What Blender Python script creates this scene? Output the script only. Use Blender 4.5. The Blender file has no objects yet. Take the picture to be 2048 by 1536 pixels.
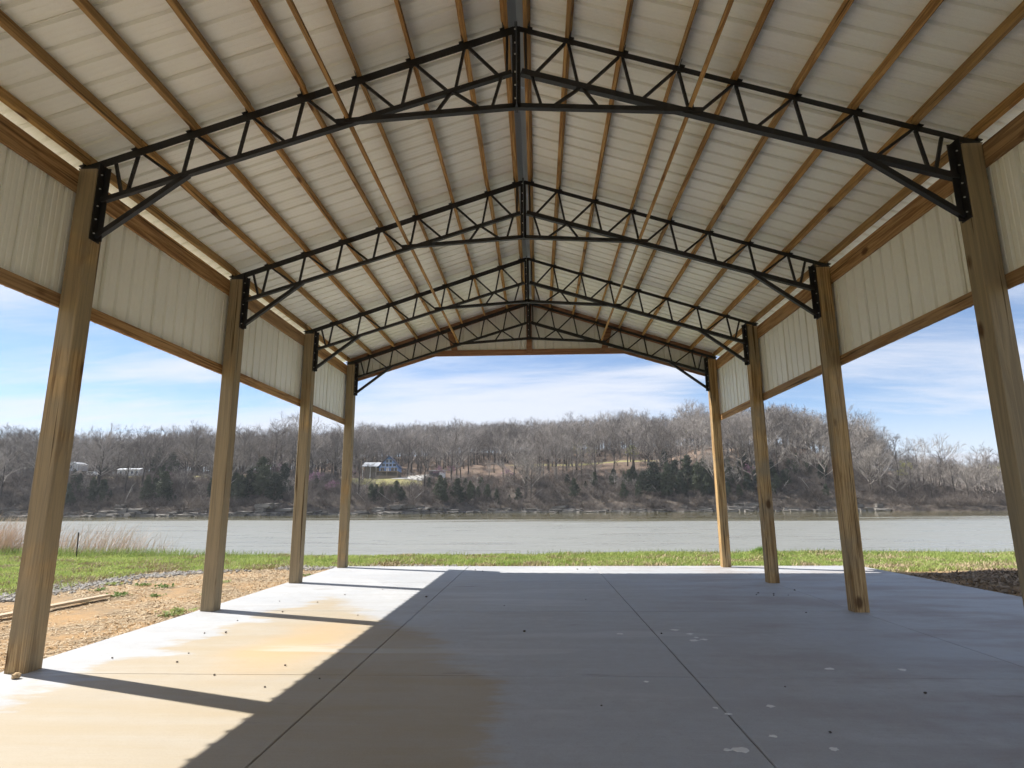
import bpy, bmesh, math, random
import numpy as np
from mathutils import Vector, Matrix

SC = bpy.context.scene
COL = SC.collection
random.seed(7)
RNG = np.random.default_rng(11)

# ------------------------------------------------------------------ camera
cam_d = bpy.data.cameras.new('camera')
cam = bpy.data.objects.new('camera', cam_d)
COL.objects.link(cam)
CAM = Vector((0.168, 0.0, 1.475))
YAW, PIT, ROL = 0.0413, 0.1984, -0.0056
fw = Vector((-math.sin(YAW) * math.cos(PIT), math.cos(YAW) * math.cos(PIT), math.sin(PIT)))
rt = Vector((math.cos(YAW), math.sin(YAW), 0))
up = rt.cross(fw)
r2 = math.cos(ROL) * rt + math.sin(ROL) * up
u2 = -math.sin(ROL) * rt + math.cos(ROL) * up
cam.matrix_world = Matrix(((r2.x, u2.x, -fw.x, CAM.x), (r2.y, u2.y, -fw.y, CAM.y), (r2.z, u2.z, -fw.z, CAM.z), (0, 0, 0, 1)))
cam_d.sensor_fit = 'HORIZONTAL'
cam_d.sensor_width = 36
cam_d.lens = 36 * 1195.64 / 2048
cam_d.clip_start = 0.05
cam_d.clip_end = 6000
SC.camera = cam

# ------------------------------------------------------------------ sky, sun, exposure
SUN = Vector((-2.80, 1.0, 3.47)).normalized()
SUN_EL = math.asin(SUN.z)
SUN_AZ = math.atan2(SUN.x, SUN.y)            # clockwise from +Y
SKY_STRENGTH = 0.082
world = bpy.data.worlds.new('World')
SC.world = world
world.use_nodes = True
wt = world.node_tree
wt.nodes.clear()


class NT:
    """small helper to write node trees"""
    def __init__(s, tree):
        s.t = tree

    def n(s, kind, **kw):
        nd = s.t.nodes.new(kind)
        for k, v in kw.items():
            if k.startswith('i_'):
                key = k[2:]
                key = int(key) if key.isdigit() else key.replace('_', ' ')
                s.put(nd.inputs[key], v)
            else:
                setattr(nd, k, v)
        return nd

    def put(s, sock, v):
        if isinstance(v, bpy.types.NodeSocket):
            s.t.links.new(v, sock)
        else:
            sock.default_value = v

    def math(s, op, a, b=0.5, c=None, clamp=False):
        nd = s.t.nodes.new('ShaderNodeMath')
        nd.operation = op
        nd.use_clamp = clamp
        s.put(nd.inputs[0], a)
        s.put(nd.inputs[1], b)
        if c is not None:
            s.put(nd.inputs[2], c)
        return nd.outputs[0]

    def vmath(s, op, a, b=(0, 0, 0)):
        nd = s.t.nodes.new('ShaderNodeVectorMath')
        nd.operation = op
        s.put(nd.inputs[0], a)
        s.put(nd.inputs[1], b)
        return nd.outputs[0]

    def mix(s, f, a, b, blend='MIX'):
        nd = s.t.nodes.new('ShaderNodeMix')
        nd.data_type = 'RGBA'
        nd.blend_type = blend
        nd.clamp_factor = True
        s.put(nd.inputs[0], f)
        s.put(nd.inputs[6], a if isinstance(a, bpy.types.NodeSocket) else (*a[:3], 1))
        s.put(nd.inputs[7], b if isinstance(b, bpy.types.NodeSocket) else (*b[:3], 1))
        return nd.outputs[2]

    def ramp(s, v, lo, hi, a=0.0, b=1.0, smooth=True):
        nd = s.t.nodes.new('ShaderNodeMapRange')
        nd.interpolation_type = 'SMOOTHSTEP' if smooth else 'LINEAR'
        s.put(nd.inputs[0], v)
        for i, q in enumerate((lo, hi, a, b)):
            s.put(nd.inputs[1 + i], q)
        return nd.outputs[0]

    def noise(s, vec, scale=5, detail=4, rough=0.55, dist=0.0):
        nd = s.t.nodes.new('ShaderNodeTexNoise')
        s.put(nd.inputs['Vector'], vec)
        nd.inputs['Scale'].default_value = scale
        nd.inputs['Detail'].default_value = detail
        nd.inputs['Roughness'].default_value = rough
        nd.inputs['Distortion'].default_value = dist
        return nd.outputs[0]

    def voro(s, vec, scale=5, feature='F1'):
        nd = s.t.nodes.new('ShaderNodeTexVoronoi')
        nd.feature = feature
        s.put(nd.inputs['Vector'], vec)
        nd.inputs['Scale'].default_value = scale
        return nd

    def mapping(s, vec, scale=(1, 1, 1), rot=(0, 0, 0), loc=(0, 0, 0)):
        nd = s.t.nodes.new('ShaderNodeMapping')
        s.put(nd.inputs[0], vec)
        nd.inputs['Location'].default_value = loc
        nd.inputs['Rotation'].default_value = rot
        nd.inputs['Scale'].default_value = scale
        return nd.outputs[0]

    def bump(s, height, strength=0.3, dist=0.02):
        nd = s.t.nodes.new('ShaderNodeBump')
        s.put(nd.inputs['Height'], height)
        s.put(nd.inputs['Strength'], strength)
        nd.inputs['Distance'].default_value = dist
        return nd.outputs[0]


W = NT(wt)
sky = W.n('ShaderNodeTexSky')
sky.sky_type = 'NISHITA'
sky.sun_disc = False
sky.sun_elevation = SUN_EL
sky.sun_rotation = SUN_AZ
sky.altitude = 200
sky.air_density = 0.8
sky.dust_density = 0.0
sky.ozone_density = 3.5
tc = W.n('ShaderNodeTexCoord')
sep = W.n('ShaderNodeSeparateXYZ', i_Vector=tc.outputs['Generated'])
zz = W.math('ADD', W.math('MAXIMUM', sep.outputs[2], 0.0), 0.10)
cu = W.math('DIVIDE', sep.outputs[0], zz)
cv = W.math('DIVIDE', sep.outputs[1], zz)
cvec = W.n('ShaderNodeCombineXYZ', i_0=cu, i_1=cv).outputs[0]
streak = W.mapping(cvec, scale=(0.55, 1.35, 1), rot=(0, 0, math.radians(-24)), loc=(19.62, 18.47, 0))
n1 = W.noise(streak, 0.80, 10, 0.60, 0.55)
n2 = W.noise(W.mapping(cvec, scale=(0.5, 0.75, 1), rot=(0, 0, math.radians(-24)), loc=(4.72, 0.45, 0)), 0.42, 3, 0.5, 0.3)
n3 = W.noise(W.mapping(cvec, scale=(1.2, 5.0, 1), rot=(0, 0, math.radians(-32)), loc=(1.79,1,0)), 1.3, 8, 0.65, 0.8)
cl = W.math('ADD', W.math('ADD', W.math('MULTIPLY', n1, 0.52), W.math('MULTIPLY', n2, 0.62)), W.math('MULTIPLY', n3, 0.13))
mask = W.ramp(cl, 0.535, 0.73, 0.03, 0.94)
mask = W.math('MAXIMUM', mask, W.ramp(sep.outputs[2], 0.16, 0.05, 0.0, 0.72))
sky_out = W.mix(mask, sky.outputs[0], (5.3, 5.6, 6.3))
bg = W.n('ShaderNodeBackground', i_Color=sky_out, i_Strength=SKY_STRENGTH)
wo = W.n('ShaderNodeOutputWorld', i_Surface=bg.outputs[0])

sun_d = bpy.data.lights.new('sun', 'SUN')
sun_d.energy = 5.0
sun_d.angle = math.radians(0.53)
sun_d.color = (1.0, 0.955, 0.88)
sun = bpy.data.objects.new('sun', sun_d)
COL.objects.link(sun)
sun.rotation_euler = SUN.to_track_quat('Z', 'Y').to_euler()
sun.location = (-20, 10, 30)

vs = SC.view_settings
vs.view_transform = 'Standard'
vs.look = 'None'
vs.exposure = 0.98
vs.gamma = 1.0
vs.use_curve_mapping = False
SC.cycles.max_bounces = 8
SC.cycles.diffuse_bounces = 5
SC.cycles.glossy_bounces = 4
SC.cycles.volume_bounces = 0
SC.cycles.use_adaptive_sampling = True
SC.cycles.adaptive_threshold = 0.03
SC.cycles.use_denoising = True
SC.cycles.sample_clamp_indirect = 8.0
SC.cycles.caustics_reflective = False
SC.cycles.caustics_refractive = False


# ------------------------------------------------------------------ materials
def new_mat(name):
    m = bpy.data.materials.new(name)
    m.use_nodes = True
    m.node_tree.nodes.clear()
    t = NT(m.node_tree)
    p = t.n('ShaderNodeBsdfPrincipled')
    o = t.n('ShaderNodeOutputMaterial', i_Surface=p.outputs[0])
    return m, t, p


def obj_rand(t):
    return t.n('ShaderNodeObjectInfo').outputs['Random']


def plain(name, col, rough=0.6, spec=0.3, metal=0.0, var=0.12, nscale=6.0, bump=0.0):
    m, t, p = new_mat(name)
    co = t.n('ShaderNodeTexCoord').outputs['Object']
    nz = t.noise(co, nscale, 5, 0.6)
    f = t.math('MULTIPLY_ADD', nz, 2 * var, 1 - var)
    f = t.math('MULTIPLY', f, t.math('MULTIPLY_ADD', obj_rand(t), var, 1 - var / 2))
    v = t.vmath('SCALE', (*col[:3],))
    v.node.inputs['Scale'].default_value = 1
    t.put(v.node.inputs['Scale'], f)
    t.put(p.inputs['Base Color'], v)
    p.inputs['Roughness'].default_value = rough
    p.inputs['Specular IOR Level'].default_value = spec
    p.inputs['Metallic'].default_value = metal
    if bump:
        t.put(p.inputs['Normal'], t.bump(nz, bump, 0.01))
    return m


def wood_mat(name, axis, light, dark, grey=(0.25, 0.22, 0.17), grey_amt=0.35, grain=16, knots=True):
    m, t, p = new_mat(name)
    co = t.n('ShaderNodeTexCoord').outputs['Object']
    rnd = obj_rand(t)
    off = t.n('ShaderNodeCombineXYZ', i_0=t.math('MULTIPLY', rnd, 37.0), i_1=t.math('MULTIPLY', rnd, 91.0), i_2=t.math('MULTIPLY', rnd, 53.0)).outputs[0]
    v = t.vmath('ADD', co, off)
    sc = [1, 1, 1]
    sc['xyz'.index(axis)] = 0.045
    g1 = t.noise(t.mapping(v, scale=sc), grain, 6, 0.65, 1.4)
    sc2 = [1, 1, 1]
    sc2['xyz'.index(axis)] = 0.012
    g2 = t.noise(t.mapping(v, scale=sc2), grain * 5.5, 3, 0.6, 0.3)
    tone = t.noise(v, 1.3, 3, 0.6)
    gf = t.ramp(t.math('ADD', t.math('MULTIPLY', g1, 0.7), t.math('MULTIPLY', g2, 0.3)), 0.40, 0.60)
    c = t.mix(gf, dark, light)
    c = t.mix(t.math('MULTIPLY', t.ramp(t.math('ADD', tone, t.math('MULTIPLY', t.math('SUBTRACT', rnd, 0.5), 0.75)), 0.42, 0.68), grey_amt), c, grey)
    # drying checks
    ck = t.noise(t.mapping(v, scale=[q * 1.0 if q == 1 else 0.02 for q in sc]), 22, 2, 0.5, 0.2)
    c = t.mix(t.ramp(ck, 0.64, 0.69, 0, 0.85), c, tuple(q * 0.3 for q in dark))
    if knots:
        sck = [1, 1, 1]
        sck['xyz'.index(axis)] = 0.55
        vo = t.voro(t.mapping(t.vmath('ADD', v, t.vmath('SCALE', (0, 0, 0))), scale=sck), 2.6)
        kn = t.ramp(t.math('ADD', vo.outputs['Distance'], t.math('MULTIPLY', t.math('SUBTRACT', g1, 0.5), 0.10)), 0.07, 0.17, 0.9, 0.0)
        c = t.mix(kn, c, (dark[0] * 0.42, dark[1] * 0.33, dark[2] * 0.28))
    t.put(p.inputs['Base Color'], c)
    p.inputs['Roughness'].default_value = 0.75
    p.inputs['Specular IOR Level'].default_value = 0.25
    t.put(p.inputs['Normal'], t.bump(gf, 0.25, 0.006))
    return m


M = {}
M['post'] = wood_mat('treated_pine_post', 'z', (0.53, 0.355, 0.165), (0.20, 0.115, 0.045), (0.27, 0.225, 0.15), 0.75)
M['beam_y'] = wood_mat('pine_beam', 'y', (0.50, 0.30, 0.135), (0.24, 0.12, 0.048), (0.27, 0.20, 0.13), 0.35)
M['purlin'] = wood_mat('pine_purlin', 'y', (0.56, 0.335, 0.13), (0.26, 0.13, 0.045), (0.26, 0.19, 0.10), 0.35, grain=24)
M['beam_x'] = wood_mat('pine_board', 'x', (0.42, 0.23, 0.13), (0.26, 0.13, 0.07), (0.30, 0.20, 0.14), 0.3)
M['plank'] = wood_mat('weathered_plank', 'y', (0.50, 0.40, 0.28), (0.32, 0.24, 0.16), (0.36, 0.33, 0.28), 0.6)
M['steel'] = plain('black_painted_steel', (0.016, 0.015, 0.017), 0.5, 0.45, 0.0, 0.35, 9)
M['bolt'] = plain('zinc_bolt', (0.72, 0.72, 0.70), 0.35, 0.5, 0.6, 0.1)
M['ridge'] = plain('grey_ridge_metal', (0.36, 0.38, 0.40), 0.45, 0.4, 0, 0.1)


def metal_mat():
    m, t, p = new_mat('cream_painted_sheet_metal')
    co = t.n('ShaderNodeNewGeometry').outputs['Position']
    n1_ = t.noise(co, 1.1, 3, 0.6)
    n2_ = t.noise(co, 90, 2, 0.5)
    f = t.math('MULTIPLY_ADD', n1_, 0.10, 0.95)
    f = t.math('MULTIPLY', f, t.math('MULTIPLY_ADD', n2_, 0.10, 0.95))
    f = t.math('MULTIPLY', f, t.math('MULTIPLY_ADD', obj_rand(t), 0.05, 0.975))
    v = t.vmath('SCALE', (0.91, 0.905, 0.86))
    t.put(v.node.inputs['Scale'], f)
    t.put(p.inputs['Base Color'], v)
    p.inputs['Roughness'].default_value = 0.42
    p.inputs['Specular IOR Level'].default_value = 0.4
    return m


M['metal'] = metal_mat()


def concrete_mat():
    m, t, p = new_mat('broomed_concrete')
    co = t.n('ShaderNodeNewGeometry').outputs['Position']
    big = t.noise(co, 0.55, 6, 0.62, 0.4)
    band = t.noise(t.mapping(co, scale=(0.22, 1.5, 1)), 1.9, 5, 0.6, 0.3)
    broom = t.noise(t.mapping(co, scale=(0.12, 6.0, 1)), 9, 3, 0.6)
    fine = t.noise(co, 75, 4, 0.7)
    c = t.mix(t.ramp(big, 0.35, 0.68), (0.345, 0.358, 0.375), (0.395, 0.405, 0.418))
    mid = t.noise(co, 5.5, 6, 0.72, 0.3)
    c = t.mix(t.ramp(mid, 0.36, 0.62, 0, 0.42), c, (0.315, 0.312, 0.315))
    c = t.mix(t.ramp(t.noise(co, 17, 4, 0.75), 0.55, 0.68, 0, 0.28), c, (0.25, 0.245, 0.245))
    c = t.mix(t.ramp(band, 0.42, 0.66, 0, 0.45), c, (0.315, 0.31, 0.31))
    sp = t.n('ShaderNodeSeparateXYZ', i_Vector=co)
    x, y = sp.outputs[0], sp.outputs[1]
    wob = t.math('MULTIPLY', t.math('SUBTRACT', t.noise(t.mapping(co, scale=(0.55, 1.25, 1)), 0.9, 6, 0.62), 0.5), 2.4)
    wob2 = t.math('MULTIPLY', t.math('SUBTRACT', t.noise(t.mapping(co, scale=(0.5, 1.3, 1), loc=(7, 3, 0)), 2.6, 5, 0.62), 0.5), 1.0)
    # dried clay wash over the front of the left strip
    edge = t.ramp(t.math('ADD', x, wob2), -0.02, -0.30)
    lim = t.ramp(t.math('ADD', t.math('ADD', t.math('ADD', x, wob), wob2), t.math('MULTIPLY', y, -0.14)), -4.85, -4.55)
    yl = t.ramp(t.math('ADD', t.math('ADD', t.math('ADD', y, wob), wob2), t.math('MULTIPLY', x, 1.5)), 5.7, 5.0)
    st = t.math('MULTIPLY', t.math('MULTIPLY', edge, lim), yl)
    c = t.mix(t.math('MULTIPLY', st, t.math('MULTIPLY_ADD', band, 0.5, 0.45)), c, (0.325, 0.255, 0.150))
    # stronger rust-coloured core
    dx = t.math('MULTIPLY', t.math('ADD', x, 2.45), 0.9)
    dy = t.math('MULTIPLY', t.math('SUBTRACT', y, 6.9), 0.40)
    rr = t.math('SQRT', t.math('ADD', t.math('MULTIPLY', dx, dx), t.math('MULTIPLY', dy, dy)))
    core = t.ramp(t.math('ADD', rr, t.math('MULTIPLY', wob, 0.40)), 0.70, 0.10)
    c = t.mix(t.math('MULTIPLY', core, 0.62), c, (0.44, 0.30, 0.15))
    # dull brown wash on the right part, darker damp smears
    rs = t.ramp(t.math('ADD', x, t.math('MULTIPLY', wob, 1.4)), 1.0, 3.8)
    c = t.mix(t.math('MULTIPLY', t.math('MULTIPLY', rs, t.ramp(t.noise(t.mapping(co, scale=(0.45, 1.0, 1)), 0.9, 5, 0.62), 0.42, 0.60)), 0.50), c, (0.235, 0.192, 0.165))
    sm = t.ramp(t.noise(t.mapping(co, scale=(0.5, 2.2, 1)), 1.25, 5, 0.62), 0.64, 0.74)
    c = t.mix(t.math('MULTIPLY', sm, 0.6), c, (0.17, 0.15, 0.13))
    # pale scoured strips between trowel passes
    ps = t.ramp(t.noise(t.mapping(co, scale=(0.16, 0.9, 1), loc=(3, 9, 0)), 1.5, 3, 0.5), 0.60, 0.66)
    c = t.mix(t.math('MULTIPLY', ps, 0.35), c, (0.46, 0.465, 0.47))
    f = t.math('MULTIPLY_ADD', broom, 0.12, 0.94)
    f = t.math('MULTIPLY', f, t.math('MULTIPLY_ADD', fine, 0.34, 0.83))
    c = t.mix(1.0, c, t.n('ShaderNodeCombineXYZ', i_0=f, i_1=f, i_2=f).outputs[0], 'MULTIPLY')
    spk = t.voro(co, 23)
    c = t.mix(t.ramp(spk.outputs['Distance'], 0.05, 0.10, 0.35, 0), c, (0.22, 0.2, 0.18))
    t.put(p.inputs['Base Color'], c)
    t.put(p.inputs['Roughness'], t.ramp(big, 0.3, 0.7, 0.55, 0.75))
    p.inputs['Specular IOR Level'].default_value = 0.3
    h = t.math('ADD', t.math('MULTIPLY', broom, 0.5), t.math('MULTIPLY', fine, 0.5))
    t.put(p.inputs['Normal'], t.bump(h, 0.25, 0.004))
    return m


M['concrete'] = concrete_mat()
M['spot'] = plain('dried_plaster', (0.68, 0.68, 0.67), 0.8, 0.2, 0, 0.1)
M['stone'] = plain('tan_stone', (0.46, 0.33, 0.19), 0.85, 0.2, 0, 0.3, 30, 0.4)
M['pebble'] = plain('dark_pebble', (0.10, 0.08, 0.065), 0.85, 0.2, 0, 0.4, 30)
M['gravel'] = plain('grey_gravel', (0.33, 0.31, 0.285), 0.85, 0.2, 0, 0.6, 22)


def ground_mat():
    m, t, p = new_mat('river_bank_soil')
    co = t.n('ShaderNodeNewGeometry').outputs['Position']
    zone = t.n('ShaderNodeAttribute')
    zone.attribute_name = 'dirt'
    dz = zone.outputs['Fac']
    mott = t.noise(co, 1.2, 6, 0.65)
    fine = t.noise(co, 38, 5, 0.75)
    chip = t.voro(t.mapping(co, scale=(1, 0.6, 1)), 42)
    d = t.mix(t.ramp(mott, 0.36, 0.62), (0.225, 0.168, 0.110), (0.345, 0.215, 0.105))
    d = t.mix(t.ramp(fine, 0.42, 0.66, 0, 0.6), d, (0.34, 0.27, 0.175))
    d = t.mix(t.ramp(t.noise(co, 7, 5, 0.7), 0.56, 0.68, 0, 0.6), d, (0.17, 0.115, 0.07))
    d = t.mix(t.ramp(chip.outputs['Distance'], 0.35, 0.05, 0, 0.35), d, (0.20, 0.13, 0.07))
    g = t.mix(t.ramp(mott, 0.4, 0.65), (0.10, 0.135, 0.03), (0.19, 0.17, 0.07))
    g = t.mix(t.ramp(fine, 0.45, 0.7, 0, 0.6), g, (0.26, 0.21, 0.10))
    f = t.ramp(t.math('ADD', dz, t.math('MULTIPLY', t.math('SUBTRACT', t.noise(co, 2.6, 5, 0.7), 0.5), 0.8)), 0.35, 0.65)
    c = t.mix(f, g, d)
    t.put(p.inputs['Base Color'], c)
    p.inputs['Roughness'].default_value = 0.95
    p.inputs['Specular IOR Level'].default_value = 0.1
    t.put(p.inputs['Normal'], t.bump(t.math('ADD', fine, t.math('MULTIPLY', chip.outputs['Distance'], 0.5)), 0.6, 0.02))
    return m


M['ground'] = ground_mat()


def water_mat():
    m, t, p = new_mat('river_water')
    co = t.n('ShaderNodeNewGeometry').outputs['Position']
    sp = t.n('ShaderNodeSeparateXYZ', i_Vector=co)
    patch = t.noise(t.mapping(co, scale=(0.010, 0.055, 1)), 1.0, 5, 0.62, 0.5)
    streaks = t.noise(t.mapping(co, scale=(0.085, 0.36, 1)), 1.0, 6, 0.68, 1.2)
    # sheltered water under the far bluff lies calmer than the open channel
    ys = t.math('ADD', sp.outputs[1], t.math('MULTIPLY', t.math('SUBTRACT', patch, 0.5), 150.0))
    ys = t.math('ADD', ys, t.math('MULTIPLY', t.math('ABSOLUTE', t.math('ADD', sp.outputs[0], -20.0)), -0.10))
    calm = t.ramp(ys, 92, 135)
    rip = t.n('ShaderNodeTexNoise', i_Vector=t.mapping(co, scale=(0.45, 1.0, 1)))
    rip.inputs['Scale'].default_value = 1.7
    rip.inputs['Detail'].default_value = 5
    rip.inputs['Roughness'].default_value = 0.6
    amp = t.math('MULTIPLY', t.math('MULTIPLY_ADD', calm, -0.10, 0.14), t.ramp(streaks, 0.32, 0.55, 0.35, 1.0))
    sl = t.vmath('SUBTRACT', rip.outputs['Color'], (0.5, 0.5, 0.5))
    sl = t.vmath('MULTIPLY', sl, t.n('ShaderNodeCombineXYZ', i_0=t.math('MULTIPLY', amp, 0.6), i_1=amp, i_2=0.0).outputs[0])
    nrm = t.vmath('NORMALIZE', t.vmath('ADD', sl, (0, 0, 1)))
    t.put(p.inputs['Normal'], nrm)
    t.put(p.inputs['Roughness'], t.math('MULTIPLY', t.math('MULTIPLY_ADD', calm, -0.29, 0.36), t.ramp(streaks, 0.34, 0.60, 0.72, 1.08)))
    t.put(p.inputs['Base Color'], t.mix(calm, (0.21, 0.21, 0.185), (0.125, 0.112, 0.055)))  # base colour also carries the reflections: pale sky midstream, olive hill near the bluff
    p.inputs['IOR'].default_value = 1.33
    p.inputs['Specular IOR Level'].default_value = 0.5
    return m


M['water'] = water_mat()


def hill_mat():
    m, t, p = new_mat('leaf_litter_slope')
    co = t.n('ShaderNodeNewGeometry').outputs['Position']
    lawn = t.n('ShaderNodeAttribute')
    lawn.attribute_name = 'lawn'
    a = t.noise(co, 0.09, 6, 0.65)
    b = t.noise(co, 0.7, 6, 0.7)
    c = t.mix(t.ramp(a, 0.38, 0.62), (0.130, 0.095, 0.075), (0.225, 0.165, 0.130))
    c = t.mix(t.ramp(b, 0.42, 0.68, 0, 0.7), c, (0.10, 0.085, 0.06))
    g = t.mix(t.ramp(b, 0.35, 0.65), (0.20, 0.20, 0.075), (0.30, 0.26, 0.14))
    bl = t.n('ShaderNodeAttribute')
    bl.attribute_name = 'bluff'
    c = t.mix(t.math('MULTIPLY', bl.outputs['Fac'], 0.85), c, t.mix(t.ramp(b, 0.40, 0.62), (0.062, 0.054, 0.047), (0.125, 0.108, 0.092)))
    f = t.ramp(t.math('ADD', lawn.outputs['Fac'], t.math('MULTIPLY', t.math('SUBTRACT', b, 0.5), 0.7)), 0.35, 0.65)
    c = t.mix(f, c, g)
    t.put(p.inputs['Base Color'], c)
    p.inputs['Roughness'].default_value = 0.95
    p.inputs['Specular IOR Level'].default_value = 0.05
    t.put(p.inputs['Normal'], t.bump(b, 0.8, 0.6))
    return m


M['hill'] = hill_mat()


def leafy(name, c1, c2, sub=0.0, scale=0.5):
    m, t, p = new_mat(name)
    co = t.n('ShaderNodeNewGeometry').outputs['Position']
    n_ = t.noise(co, scale, 4, 0.7)
    f = t.math('ADD', n_, t.math('MULTIPLY', t.math('SUBTRACT', obj_rand(t), 0.5), 0.55))
    t.put(p.inputs['Base Color'], t.mix(t.ramp(f, 0.34, 0.66), c1, c2))
    p.inputs['Roughness'].default_value = 0.7
    p.inputs['Specular IOR Level'].default_value = 0.2
    if sub:
        tr = t.n('ShaderNodeBsdfTranslucent')
        t.put(tr.inputs['Color'], p.inputs['Base Color'].links[0].from_socket)
        mx = t.n('ShaderNodeMixShader', i_0=sub)
        t.put(mx.inputs[1], p.outputs[0])
        t.put(mx.inputs[2], tr.outputs[0])
        out = [q for q in m.node_tree.nodes if q.type == 'OUTPUT_MATERIAL'][0]
        t.put(out.inputs['Surface'], mx.outputs[0])
    return m


M['trunk'] = leafy('bare_tree_bark', (0.045, 0.037, 0.032), (0.10, 0.086, 0.075), 0, 0.8)
M['twig'] = leafy('bare_tree_twigs', (0.15, 0.131, 0.117), (0.36, 0.325, 0.295), 0, 0.25)
M['brush'] = leafy('bluff_brush', (0.075, 0.062, 0.054), (0.20, 0.168, 0.145), 0, 0.3)
M['cedar'] = leafy('cedar_foliage', (0.030, 0.040, 0.026), (0.075, 0.088, 0.052), 0, 0.5)
M['spring'] = leafy('spring_leaves', (0.30, 0.33, 0.07), (0.46, 0.45, 0.13), 0.3, 0.6)
M['redbud'] = leafy('redbud_blossom', (0.25, 0.14, 0.20), (0.36, 0.22, 0.30), 0.2, 0.6)
M['deadwood'] = plain('bleached_deadwood', (0.55, 0.52, 0.48), 0.85, 0.1, 0, 0.2)
M['rock'] = plain('limestone_ledge', (0.175, 0.163, 0.148), 0.9, 0.15, 0, 0.4, 0.6, 0.5)
M['grass'] = leafy('bank_grass', (0.165, 0.275, 0.05), (0.35, 0.41, 0.13), 0.4, 1.1)
M['tallgrass'] = leafy('long_grass', (0.13, 0.20, 0.05), (0.24, 0.30, 0.10), 0.4, 1.2)
M['straw'] = leafy('dry_straw', (0.20, 0.145, 0.09), (0.44, 0.345, 0.225), 0, 6.0)
M['sedge'] = leafy('dry_sedge', (0.42, 0.30, 0.22), (0.60, 0.47, 0.38), 0, 1.4)
M['mulch'] = leafy('dark_mulch', (0.19, 0.14, 0.095), (0.44, 0.34, 0.235), 0, 5.0)
M['weed'] = leafy('weed_leaves', (0.13, 0.19, 0.05), (0.28, 0.32, 0.12), 0.3, 9)
M['rust'] = plain('dark_rusty_steel', (0.035, 0.028, 0.028), 0.7, 0.3, 0.2, 0.3)
M['blue'] = plain('blue_siding', (0.19, 0.34, 0.66), 0.6, 0.3, 0, 0.08)
M['white'] = plain('white_paint', (0.78, 0.79, 0.80), 0.5, 0.3, 0, 0.06)
M['navy'] = plain('navy_roof', (0.045, 0.06, 0.11), 0.6, 0.3, 0, 0.1)
M['pale_roof'] = plain('pale_metal_roof', (0.42, 0.44, 0.48), 0.5, 0.4, 0.0, 0.06)
M['deck'] = plain('deck_wood', (0.30, 0.235, 0.165), 0.8, 0.2, 0, 0.2)
M['foundation'] = plain('stone_foundation', (0.20, 0.17, 0.13), 0.9, 0.2, 0, 0.35, 3)
M['glass'] = plain('dark_window_glass', (0.03, 0.045, 0.07), 0.1, 0.6, 0, 0.05)
M['dark'] = plain('dark_shed_board', (0.07, 0.065, 0.07), 0.8, 0.2, 0, 0.2)
M['drive'] = plain('pale_gravel_drive', (0.33, 0.325, 0.31), 0.95, 0.1, 0, 0.3, 1.5)
M['offwhite'] = plain('weathered_white_siding', (0.50, 0.51, 0.53), 0.6, 0.3, 0, 0.1)
M['tyre'] = plain('tyre_rubber', (0.02, 0.02, 0.02), 0.8, 0.2)


# ------------------------------------------------------------------ mesh helpers
def link(o, parent=None):
    COL.objects.link(o)
    if parent is not None:
        o.parent = parent
    return o


def mesh_obj(name, verts, faces, mat, parent=None, smooth=False):
    me = bpy.data.meshes.new(name)
    me.from_pydata([tuple(v) for v in verts], [], faces)
    me.materials.append(M[mat] if isinstance(mat, str) else mat)
    if smooth:
        me.polygons.foreach_set('use_smooth', [True] * len(me.polygons))
    me.update()
    return link(bpy.data.objects.new(name, me), parent)


def fast_mesh(name, V, F, mats, mat_idx=None):
    """V (n,3) array, F (m,k) int array"""
    me = bpy.data.meshes.new(name)
    F = np.asarray(F)
    n, k = F.shape
    me.vertices.add(len(V))
    me.vertices.foreach_set('co', np.ascontiguousarray(V, dtype=np.float32).ravel())
    me.loops.add(n * k)
    me.loops.foreach_set('vertex_index', F.astype(np.int32).ravel())
    me.polygons.add(n)
    me.polygons.foreach_set('loop_start', np.arange(0, n * k, k, dtype=np.int32))
    me.polygons.foreach_set('loop_total', np.full(n, k, dtype=np.int32))
    for q in mats:
        me.materials.append(M[q])
    if mat_idx is not None:
        me.polygons.foreach_set('material_index', np.asarray(mat_idx, dtype=np.int32))
    me.update(calc_edges=True)
    return me


def empty(name, loc=(0, 0, 0), parent=None):
    o = bpy.data.objects.new(name, None)
    o.empty_display_size = 0.3
    o.location = loc
    return link(o, parent)


def tag(o, label=None, cat=None, group=None, kind=None):
    for k, v in (('label', label), ('category', cat), ('group', group), ('kind', kind)):
        if v:
            o[k] = v
    return o


def dup(o, loc=None, parent=None, name=None):
    c = o.copy()
    if name:
        c.name = name
    COL.objects.link(c)
    c.parent = parent
    if loc is not None:
        c.location = loc
    return c


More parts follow.
